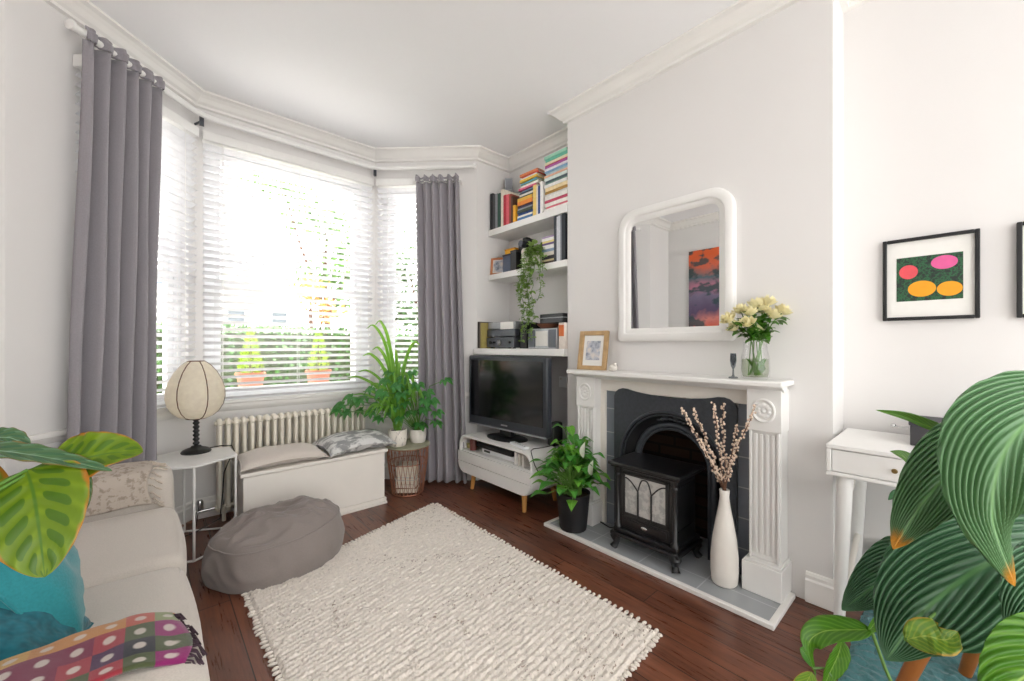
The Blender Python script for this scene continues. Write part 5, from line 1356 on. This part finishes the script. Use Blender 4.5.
def bfn(u, v):
    x = -.62+.665*u; s = v*(len(prof)-1); i = min(len(prof)-2, int(s)); f = s-i
    y = prof[i][0]*(1-f)+prof[i+1][0]*f; z = prof[i][1]*(1-f)+prof[i+1][1]*f
    w_ = .007*noise.noise(Vector((x*13, v*2.5, 1)))+.003*noise.noise(Vector((x*35, v*7, 2)))
    edge = .010*math.sin(x*17)+.02*(1-u)
    dip = -.018*max(0, (u-.88)/.12)**2
    return Vector((x+.012*math.sin(v*9)*(u > .98), y-edge*(1-v), z+max(-.004, w_)+.006+dip))
q = MB(); q.grid(bfn, 90, 30); q.build('cloth', M['blanket'], bl, solid=.007)
q = MB(); R.seed(21)
for k in range(44):
    v = k/44; p = bfn(1, v); d = Vector((.012+R.uniform(0, .010), R.uniform(-.010, .010), -.008)); q.tube([p, p+d*.5, p+d+Vector((0, 0, -.012-R.uniform(0, .010)))], .0016, 5)
q.build('fringe', plain('dark_fringe', col('#3a2a33'), 1., ns=90, amt=.5), bl)
# beige knitted throw on the far arm
M['knit'] = mat_marks('beige_lace_knit', col('#b7aca0'), col('#978b7f'), 42, .56, 1., (1, 1, 1), .5)
tr = thing('knitted_throw', (-.3, 2.43, .6), 'beige lacy knitted throw with tassels over the far sofa arm', 'throw')
prof2 = [(2.555, .50), (2.556, .56), (2.535, .595), (2.50, .611), (2.44, .614), (2.38, .612), (2.34, .598), (2.322, .56), (2.318, .50), (2.318, .465)]
def tfn(u, v):
    x = -.70+.70*u; s = v*(len(prof2)-1); i = min(len(prof2)-2, int(s)); f = s-i
    y = prof2[i][0]*(1-f)+prof2[i+1][0]*f; z = prof2[i][1]*(1-f)+prof2[i+1][1]*f
    nn = .007*noise.noise(Vector((x*11, y*13, z*14)))
    return Vector((x+.008*math.sin(v*14), y-(.004 if v > .6 else -.004)+nn*.4, z+max(-.002, nn)+.006))
q = MB(); q.grid(tfn, 70, 36); q.build('cloth', M['knit'], tr, solid=.006)
M['tassel'] = plain('beige_yarn', col('#c2b6a8'), 1., ns=120, amt=.15)
for k in range(14):
    p = tfn(1, .18+.8*k/13)
    q = MB(); e = p+Vector((.042+R.uniform(-.006, .008), R.uniform(-.006, .006), -.012 if .25 < k/13 < .6 else -.028))
    for s in range(5):
        o_ = Vector((R.uniform(-.003, .003), R.uniform(-.007, .007), R.uniform(-.003, .003)))
        q.tube([p, p.lerp(e, .35)+Vector((0, 0, .006))+o_*.4, p.lerp(e, .7)+o_, e+o_*1.5], .0021, 5)
    q.ball(p.lerp(e, .25)+Vector((0, 0, .004)), .0055, 8, 5); q.build('tassel', M['tassel'], tr)

# ================================================================== DESK AND STOOL
dk = thing('desk', (2.2, -.18, 0), 'white desk with drawers and round splayed legs in the right alcove', 'desk')
DX0, DX1, DY0, DY1 = 1.965, 2.415, -.76, .352
q = MB(); q.box((DX0, DY0, .748), (DX1, DY1, .765)); q.box((DX0, DY0, .645), (DX1, DY1, .66)); q.box((DX0, DY1-.016, .66), (DX1, DY1, .748)); q.box((DX0, DY0, .66), (DX1, DY0+.016, .748)); q.box((DX1-.015, DY0+.016, .66), (DX1, DY1-.016, .748))
q.build('carcass', M['white'], dk, bevel=.003)
W = (DY1-DY0-.032)/3
for k in range(3):
    y1 = DY1-.016-k*W; q = MB(); q.box((DX0+.006, y1-W+.002, .662), (DX0+.35, y1-.002, .746)); dr = q.build('drawer', M['white'], dk, bevel=.002)
    q = MB(); yc = y1-W/2; q.tube([(DX0+.006, yc, .704), (DX0-.008, yc, .704), (DX0-.010, yc, .704), (DX0-.016, yc, .704)], [.004, .004, .009, .007], 12); q.build('knob', M['brass'], dr, label='small brass knob')
for (x0, y0, x1, y1) in ((2.005, .300, 2.045, .325), (2.375, .300, 2.385, .325), (2.005, -.71, 2.045, -.735), (2.375, -.71, 2.385, -.735)):
    q = MB(); q.tube([(x0, y0, .645), (x1, y1, .0)], [.027, .0175], 16); q.build('leg', M['white'], dk)
for yy in (.31, -.72):
    q = MB(); q.tube([(2.36, yy, .64), (2.03, yy, .49)], .014, 10); q.build('brace', M['cream'], dk)
    q = MB(); q.tube([(2.05, yy, .13), (2.37, yy, .30)], .011, 10); q.build('brace', M['cream'], dk)
bx = thing('desk_box', (2.26, 0, .766), 'dark grey box with a small metal catch on the white desk', 'box')
q = MB(); q.box((2.17, -.18, .766), (2.37, .13, .842)); q.build('body', M['darkmatt'], bx, bevel=.003)
q = MB(); q.box((2.166, -.184, .842), (2.374, .134, .858)); q.build('lid', M['darkmatt'], bx, bevel=.003)
q = MB(); q.tube([(2.19, .135, .83), (2.19, .175, .829)], .0035, 8); q.ball((2.19, .178, .832), .008, 8, 6); q.build('catch', M['chrome'], bx)
boxthing('plug_adapter', (2.375, .20, .20), (2.438, .255, .275), M['upvc'], 'white plug adapter on the wall below the desk', 'plug', .012, extra=lambda o: lidx(o, (2.372, .215, .225), (2.376, .24, .25), M['ceramic_grey'], 'button'))
M['fleece'] = wool('white_fleece', col('#ece7e0'), col('#cfc6ba'), .3)
stl = thing('stool', (1.86, -.13, .02), 'round stool with tapered brown wooden legs and a white fleece seat beside the desk', 'stool')
M['walnut'] = plain('warm_brown_wood', col('#a5642e'), .35, ns=8, amt=.2)
scx, scy = 1.85, -.13
for a in (152, 32, -88, 212+60):
    pass
for k, (tx, ty, bx_, by_) in enumerate([(1.79, .02, 1.72, .145), (1.99, -.08, 2.10, -.01), (1.80, -.24, 1.72, -.34), (1.97, -.22, 2.08, -.33)]):
    q = MB(); q.tube([(tx, ty, .40), (bx_, by_, .012)], [.026, .017], 14); q.build('leg', M['walnut'], stl)
q = MB(); q.lathe([(.0, .395), (.17, .397), (.18, .405), (.18, .425), (.0, .43)], (scx+.03, scy, 0), 28); q.build('seat_board', M['walnut'], stl)
def flc(u, v):
    th = 2*PI*u; r = .205*math.sin(PI*v*.97+.05)**.6; z = .425+.03*(-math.cos(PI*v))+.025
    x = scx+.03+r*math.cos(th); y = scy+r*math.sin(th); k = .012*noise.noise(Vector((x*55, y*55, z*50)))
    return Vector((x+k, y+k*.7, z+k))
q = MB(); q.grid(flc, 90, 26, wrapu=True); q.build('fleece_cushion', M['fleece'], stl, label='white fleece cushion')

# ================================================================== FOREGROUND PLANTS
def stemto(mb_, base, leafstart, r=.004, lift=.12):
    base, e = Vector(base), Vector(leafstart); m_ = base.lerp(e, .45)+Vector((0, 0, lift)); pts = []
    for k in range(13):
        t_ = k/12; pts.append(base*(1-t_)**2+m_*2*t_*(1-t_)+e*t_*t_)
    mb_.tube(pts, [r*(1.2-.5*k/12) for k in range(13)], 8)
rb_ = Vector((1.24, -.36, 0))
o = thing('plant_pot', rb_, 'cream floor pot of the big-leaved plant, off the right edge of the photo', 'pot')
q = MB(); q.lathe([(.11, 0), (.115, .01), (.15, .30), (.155, .32), (.145, .32), (.14, .29)], rb_, 32, cap=False); q.lathe([(0, .001), (.11, .001)], rb_, 32, cap=False); q.build('pot_wall', M['ceramic_grey'], o)
q = MB(); q.lathe([(.142, .295), (0, .30)], rb_, 24, cap=False); q.build('soil', M['soil'], o)
BP = thing('large_leaved_plant', (rb_.x, rb_.y, .30), 'large dark green plant with broad quilted leaves at the right edge in front', 'plant')
HN = (-.62, -.42, .66)
bigs = [
 ('leaf_big', [(1120, 400, .66), (1058, 404, .64), (1008, 445, .62), (992, 515, .62), (1015, 586, .64)], .078, HN, 13, .0042, .06, 'drooping leaf with a brown tip'),
 ('leaf_big', [(1075, 440, .74), (1015, 436, .73), (966, 458, .72), (925, 500, .72), (893, 549, .73)], .064, HN, 12, .0036, .08, 'drooping leaf with a yellow tip'),
 ('leaf_dark', [(1130, 520, .86), (1055, 535, .85), (985, 565, .84), (925, 610, .84), (886, 660, .85)], .135, (-.55, -.45, .75), 12, .0060, .05, 'very large dark leaf at the bottom'),
 ('leaf_dark', [(945, 548, 1.02), (915, 560, 1.0), (880, 582, .98), (842, 610, .97)], .066, (-.4, -.45, .8), 8, .0035, .05, None),
 ('leaf_bright', [(1120, 655, .58), (1065, 655, .58), (1020, 680, .58), (985, 715, .58)], .055, (-.4, -.5, .8), 9, .002, .1, None),
 ('leaf_dark', [(1150, 560, .7), (1090, 570, .7), (1045, 600, .68), (1012, 640, .68)], .07, (-.5, -.5, .8), 10, .003, .1, None),
 ('leaf_bright', [(960, 436, .80), (930, 427, .80), (904, 417, .80), (876, 410, .80)], .011, (-.6, -.5, .3), 4, .0, .8, 'thin rolled leaf pointing left'),
 ('leaf_bright', [(935, 492, .85), (918, 474, .85), (905, 458, .85), (890, 451, .85)], .017, (-.6, -.5, .5), 5, .0, .4, None),
 ('leaf_dark', [(930, 500, .9), (915, 498, .9), (898, 494, .9), (888, 500, .9)], .013, (-.3, -.4, .9), 5, .0, .3, None),
 ('leaf_yellowing', [(905, 640, .78), (925, 636, .77), (945, 640, .76), (958, 632, .76)], .030, (-.5, -.5, .6), 6, .003, .3, 'small yellowing torn leaf'),
 ('leaf_bright', [(872, 630, .98), (848, 630, .98), (822, 632, .98), (808, 646, .98), (816, 678, .98)], .030, (-.2, -.5, .9), 6, .001, .35, None),
 ('leaf_bright', [(842, 640, .97), (838, 655, .97), (830, 672, .97), (822, 690, .97)], .022, (-.6, -.6, .3), 6, .001, .4, None),
 ('leaf_bright', [(868, 632, .98), (876, 620, .98), (880, 605, .98)], .012, (-.6, -.6, .3), 5, .0, .5, None),
 ('leaf_yellowing', [(812, 672, .98), (802, 690, .98), (790, 705, .98)], .025, (-.5, -.5, .5), 5, .0, .2, None),
 ('leaf_lily2', [(800, 648, 1.02), (806, 655, 1.02), (813, 668, 1.02)], .014, (-.5, -.5, .5), 5, .0, .2, None),
]
sm_ = MB(); base = Vector((rb_.x, rb_.y, .30))
for mt, pts, w_, hn, K_, ql, fo, lab in bigs:
    W3d = [P(*p) for p in pts]; big = w_ > .05
    q = MB(); q.leaf(W3d, w_, hint=hn, fold=fo, quilt=ql*(.9 if mt in ('leaf_big', 'leaf_dark') else 1), K=(10 if mt in ('leaf_big', 'leaf_dark') else K_), slant=(.85 if mt in ('leaf_big', 'leaf_dark') else .45), nu=120 if big else 24, nv=88 if big else 8, shape=(.72, .75) if big else (.75, .8), curl=.12 if big else .0)
    q.build('leaf', M[mt], BP, solid=.0006, label=lab)
    if pts[0][0] > 940: stemto(sm_, base+Vector((R.uniform(-.04, .04), R.uniform(-.04, .04), 0)), W3d[0], .0045, .16)
stemto(sm_, base, P(1010, 500, .98), .004, .14)
a1 = P(872, 632, .98)
sm_.tube([P(812, 668, .98), P(826, 668, .975), P(848, 700, .95)], .003, 6); sm_.tube([base, P(1000, 740, .72), P(905, 712, .90), P(885, 668, .96), a1], .004, 8)
sm_.tube([base+Vector((0, 0, .0)), P(1020, 560, .95), P(965, 535, 1.0), P(935, 540, 1.02)], .004, 8); sm_.tube([P(1020, 560, .95), P(985, 500, .9), P(960, 436, .80)], .003, 6); sm_.tube([P(985, 520, .92), P(935, 492, .86)], .003, 6); sm_.tube([P(1000, 560, .92), P(950, 600, .86), P(905, 640, .78)], .0028, 6)
sm_.tube([base, P(1000, 745, .72), P(870, 730, .9), P(848, 700, .95)], .003, 6)
sm_.build('stems', M['stem'], BP)

lb0 = Vector((-.40, .64, .60))
sd = thing('plant_stand', (lb0.x, lb0.y, 0), 'slim wooden plant stand beside the near sofa arm, off the left edge of the photo', 'plant stand')
q = MB(); q.lathe([(.0, .58), (.12, .58), (.125, .585), (.125, .597), (.0, .60)], (lb0.x, lb0.y, 0), 28); q.build('top', M['walnut'], sd)
for k in range(3):
    a = 2*PI*k/3+.4; q = MB(); q.tube([(lb0.x+.07*math.cos(a), lb0.y+.07*math.sin(a), .58), (lb0.x+.12*math.cos(a), lb0.y+.12*math.sin(a), 0)], [.014, .01], 10); q.build('leg', M['walnut'], sd)
pot((lb0.x, lb0.y, .6005), .085, .15, M['ceramic'], 'white pot of the patterned-leaf plant on the slim wooden stand')
CP = thing('calathea', (lb0.x, lb0.y, .74), 'lime green plant with dark-striped oval leaves at the left edge in front', 'plant')
cals = [
 ('leaf_cal', [(27, 470, .60), (34, 496, .585), (40, 536, .565), (45, 577, .55)], .058, (-.12, -.78, .45), .0012, .10, 'broad lime leaf with dark green patches'),
 ('leaf_cal', [(50, 462, .63), (80, 459, .64), (112, 453, .655), (143, 452, .665)], .042, (.25, -.75, .55), .0008, .25, 'narrow lime leaf with orange tip'),
 ('leaf_caldark', [(-40, 448, .60), (10, 452, .61), (60, 460, .62), (112, 471, .63)], .022, (-.1, -.25, .96), .001, .2, 'dark bluish green leaf'),
 ('leaf_caldark', [(-50, 450, .62), (-15, 440, .63), (10, 438, .64), (30, 448, .65)], .024, (0, -.4, .9), .001, .2, None),
 ('leaf_caldark', [(48, 462, .66), (68, 474, .655), (78, 492, .65), (84, 512, .645)], .022, (.3, -.7, .4), .0008, .2, None),
 ('leaf_cal', [(-60, 470, .6), (-40, 500, .58), (-25, 540, .57), (-18, 580, .56)], .05, (-.12, -.78, .45), .001, .1, None),
 ('leaf_caldark', [(-120, 430, .5), (-90, 410, .5), (-60, 412, .5), (-35, 430, .5)], .04, (0, -.4, .9), .001, .2, None),
]
sm_ = MB(); base = Vector((lb0.x, lb0.y, .735))
for mt, pts, w_, hn, ql, fo, lab in cals:
    W3d = [P(*p) for p in pts]; q = MB(); q.leaf(W3d, w_, hint=hn, fold=fo, quilt=ql, K=6.5, slant=.28, nu=60, nv=16, shape=(.62, .62))
    q.build('leaf', M[mt], CP, solid=.0006, label=lab)
    stemto(sm_, base+Vector((R.uniform(-.03, .03), R.uniform(-.03, .03), 0)), W3d[0], .003, .07)
sm_.build('stems', M['stem'], CP)

# ================================================================== OUTSIDE
mb = MB(); mb.box((-14, 3.62, -.42), (20, 30, -.32)); struct('ground', mb, plain('pale_paving', col('#d6d2ca'), .9, ns=2, amt=.1))
mb = MB(); mb.box((.1, 3.513, .69), (1.6, 3.80, .742)); struct('trim_2', mb, M['trim'])
for k, (x, lab) in enumerate(((.575, 'potted lime conifer in terracotta on the outer sill, left one'), (1.065, 'potted lime conifer in terracotta on the outer sill, right one'))):
    y = 3.645
    o = thing('terracotta_pot', (x, y, .7425), 'terracotta pot on the outer window sill, %s one' % ('left' if k == 0 else 'right'), 'pot', None)
    q = MB(); q.lathe([(.068, .743), (.088, .90), (.098, .90), (.103, .925), (.100, .94), (.09, .94), (.086, .91)], (x, y, 0), 28, cap=False); q.lathe([(0, .744), (.068, .744)], (x, y, 0), 28, cap=False); q.build('pot_wall', M['terracotta'], o)
    q = MB(); q.lathe([(.087, .915), (0, .92)], (x, y, 0), 20, cap=False); q.build('soil', M['soil'], o)
    o = thing('dwarf_conifer', (x, y, .915), lab, 'shrub'); R.seed(31+k)
    q = MB(); q.tube([(x, y, .91), (x, y, 1.20)], [.008, .003], 6); q.build('trunk', M['twig'], o)
    q = MB()
    for s in range(1500):
        h = R.random()**1.25; r = (.084*(1-h)**.75+.006)*R.uniform(.55, 1.05)*min(1, .6+h*3); a = R.uniform(0, 2*PI); p = Vector((x+r*math.cos(a), y+r*math.sin(a), .925+h*.345))
        d = Vector((math.cos(a)*.6, math.sin(a)*.6, .9)).normalized()*R.uniform(.014, .026); sd_ = d.orthogonal().normalized()*.0035
        q.add([p-sd_, p+sd_, p+d], [(0, 1, 2)])
    q.build('foliage', M['leaf_conifer'], o)
def leafcloud(mb_, c, rx, ry, rz, n, size, shell=.55):
    for s in range(n):
        th = R.uniform(0, 2*PI); ph = math.acos(R.uniform(-1, 1)); r = R.uniform(shell, 1.)
        p = Vector((c[0]+rx*r*math.sin(ph)*math.cos(th), c[1]+ry*r*math.sin(ph)*math.sin(th), c[2]+rz*r*math.cos(ph)))
        a = Vector((R.uniform(-1, 1), R.uniform(-1, 1), R.uniform(-.6, 1))).normalized()*size*R.uniform(.6, 1.2); b_ = a.orthogonal().normalized()*a.length*.4
        mb_.add([p, p+a*.5+b_, p+a, p+a*.5-b_], [(0, 1, 2, 3)])
R.seed(77)
o = thing('garden_hedge', (2.5, 7.4, -.32), 'clipped green hedge beyond the window across the front garden', 'hedge')
q = MB()
for s in range(9000):
    x = R.uniform(-3.5, 9); fz = R.random()
    if fz < .75: p = Vector((x, 7.0+R.uniform(-.06, .10), R.uniform(-.3, 1.4)))
    else: p = Vector((x, R.uniform(7, 7.8), 1.38+R.uniform(-.05, .06)))
    a = Vector((R.uniform(-1, 1), R.uniform(-1, .3), R.uniform(-.6, 1))).normalized()*R.uniform(.05, .1); b_ = a.orthogonal().normalized()*a.length*.42
    q.add([p, p+a*.5+b_, p+a, p+a*.5-b_], [(0, 1, 2, 3)])
q.build('foliage', M['leaf_hedge'], o)
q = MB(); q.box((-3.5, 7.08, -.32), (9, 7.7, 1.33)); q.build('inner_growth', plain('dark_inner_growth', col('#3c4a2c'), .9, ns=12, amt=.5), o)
def tree(x, y, h, clouds, mat, label, size=.12):
    o = thing('garden_tree', (x, y, -.32), label, 'tree')
    q = MB(); q.tube([(x, y, -.32), (x+.03, y, h*.35), (x-.05, y+.02, h*.7)], [.10, .07, .03], 8)
    for c in clouds: q.tube([(x, y, h*.4), (x*.4+c[0]*.6, y*.4+c[1]*.6, h*.4+(c[2]-h*.4)*.55), (c[0], c[1], c[2])], [.05, .03, .012], 6)
    q.build('trunk', M['twig'], o)
    q = MB()
    for c in clouds: leafcloud(q, c[:3], c[3], c[3]*.8, c[4], c[5], size, .25)
    q.build('foliage', mat, o); return o
tree(2.9, 9.4, 4.6, [(2.0, 9.2, 4.35, .8, .35, 320), (2.9, 9.4, 3.9, 1.0, .6, 650), (3.5, 9.3, 3.2, .9, .7, 750), (2.8, 9.1, 2.6, .7, .5, 420), (3.6, 9.5, 2.2, .9, .6, 500)], M['leaf_tree'], 'green leafy tree seen through the centre blind')
tree(2.35, 8.4, 2.6, [(2.3, 8.4, 2.2, .42, .35, 300), (2.6, 8.5, 1.8, .4, .3, 220)], M['leaf_tree_warm'], 'small orange-leaved tree in front of the green one', .09)
tree(4.9, 8.8, 4.2, [(4.6, 8.8, 3.0, .9, .9, 900), (5.2, 8.9, 2.0, .9, .8, 900), (4.2, 8.6, 1.9, .6, .5, 400)], M['leaf_hedge'], 'darker tree seen through the right side of the bay')
M['render'] = plain('pale_house_render', col('#e4e4e4'), .8, ns=3, amt=.03)
h_ = thing('outbuilding', (1.2, 15, -.32), 'pale building with a blue-grey roof edge behind the hedge', 'building')
q = MB(); q.box((-6, 14, -.32), (3.6, 18, 2.75)); q.build('wall', M['render'], h_)
q = MB(); q.box((-6.1, 13.85, 2.75), (3.75, 18.1, 2.95)); q.build('roof', plain('blue_grey_fascia', col('#6d7c94'), .6), h_)
for x in (.2, 1.6, 2.7):
    q = MB(); q.box((x, 13.96, 1.7), (x+.5, 14.02, 2.25)); f = q.build('window', M['upvc'], h_); q = MB(); q.box((x+.05, 13.94, 1.75), (x+.45, 13.965, 2.2)); q.build('pane', plain('dark_pane', col('#6a737c'), .2), f)

# ================================================================== LIGHT
mb = MB(); mb.box((-8, -14, -.2), (10, YB-.02, -.1)); struct('trim_3', mb, plain('bounce_ground_grey', col('#9c9b9a'), .9, ns=2, amt=.08))  # unseen slab added beyond the open end to bounce light onto the ceiling
sun = bpy.data.lights.new('sun', 'SUN'); sun.energy = 8; sun.angle = rad(3); sun.color = (1, .985, .97)
so = bpy.data.objects.new('sun', sun); C.objects.link(so); so.rotation_euler = Vector((.45, -.04, 1)).to_track_quat('Z', 'Y').to_euler()
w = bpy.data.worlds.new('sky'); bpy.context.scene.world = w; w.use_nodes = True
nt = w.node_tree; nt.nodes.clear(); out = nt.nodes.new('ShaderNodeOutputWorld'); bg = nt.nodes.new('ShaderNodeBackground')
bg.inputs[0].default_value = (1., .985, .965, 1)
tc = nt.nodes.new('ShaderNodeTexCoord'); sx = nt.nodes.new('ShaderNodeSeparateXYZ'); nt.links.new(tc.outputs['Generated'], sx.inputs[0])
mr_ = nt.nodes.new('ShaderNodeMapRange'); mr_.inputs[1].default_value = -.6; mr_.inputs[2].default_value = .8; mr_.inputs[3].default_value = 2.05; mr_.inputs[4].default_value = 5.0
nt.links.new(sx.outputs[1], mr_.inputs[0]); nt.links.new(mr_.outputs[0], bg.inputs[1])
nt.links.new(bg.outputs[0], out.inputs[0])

# ================================================================== CAMERA
cam = bpy.data.cameras.new('camera'); co = bpy.data.objects.new('camera', cam); C.objects.link(co)
cam.sensor_width = 36; cam.lens = FPX/1024*36; cam.shift_y = 4.5/1024; cam.clip_start = .03
co.location = (0, 0, HC); co.rotation_euler = (PI/2, 0, -YAW)
bpy.context.scene.camera = co
vs = bpy.context.scene.view_settings
vs.view_transform = 'Standard'; vs.look = 'None'; vs.gamma = 1; vs.use_curve_mapping = False; vs.exposure = 0.86
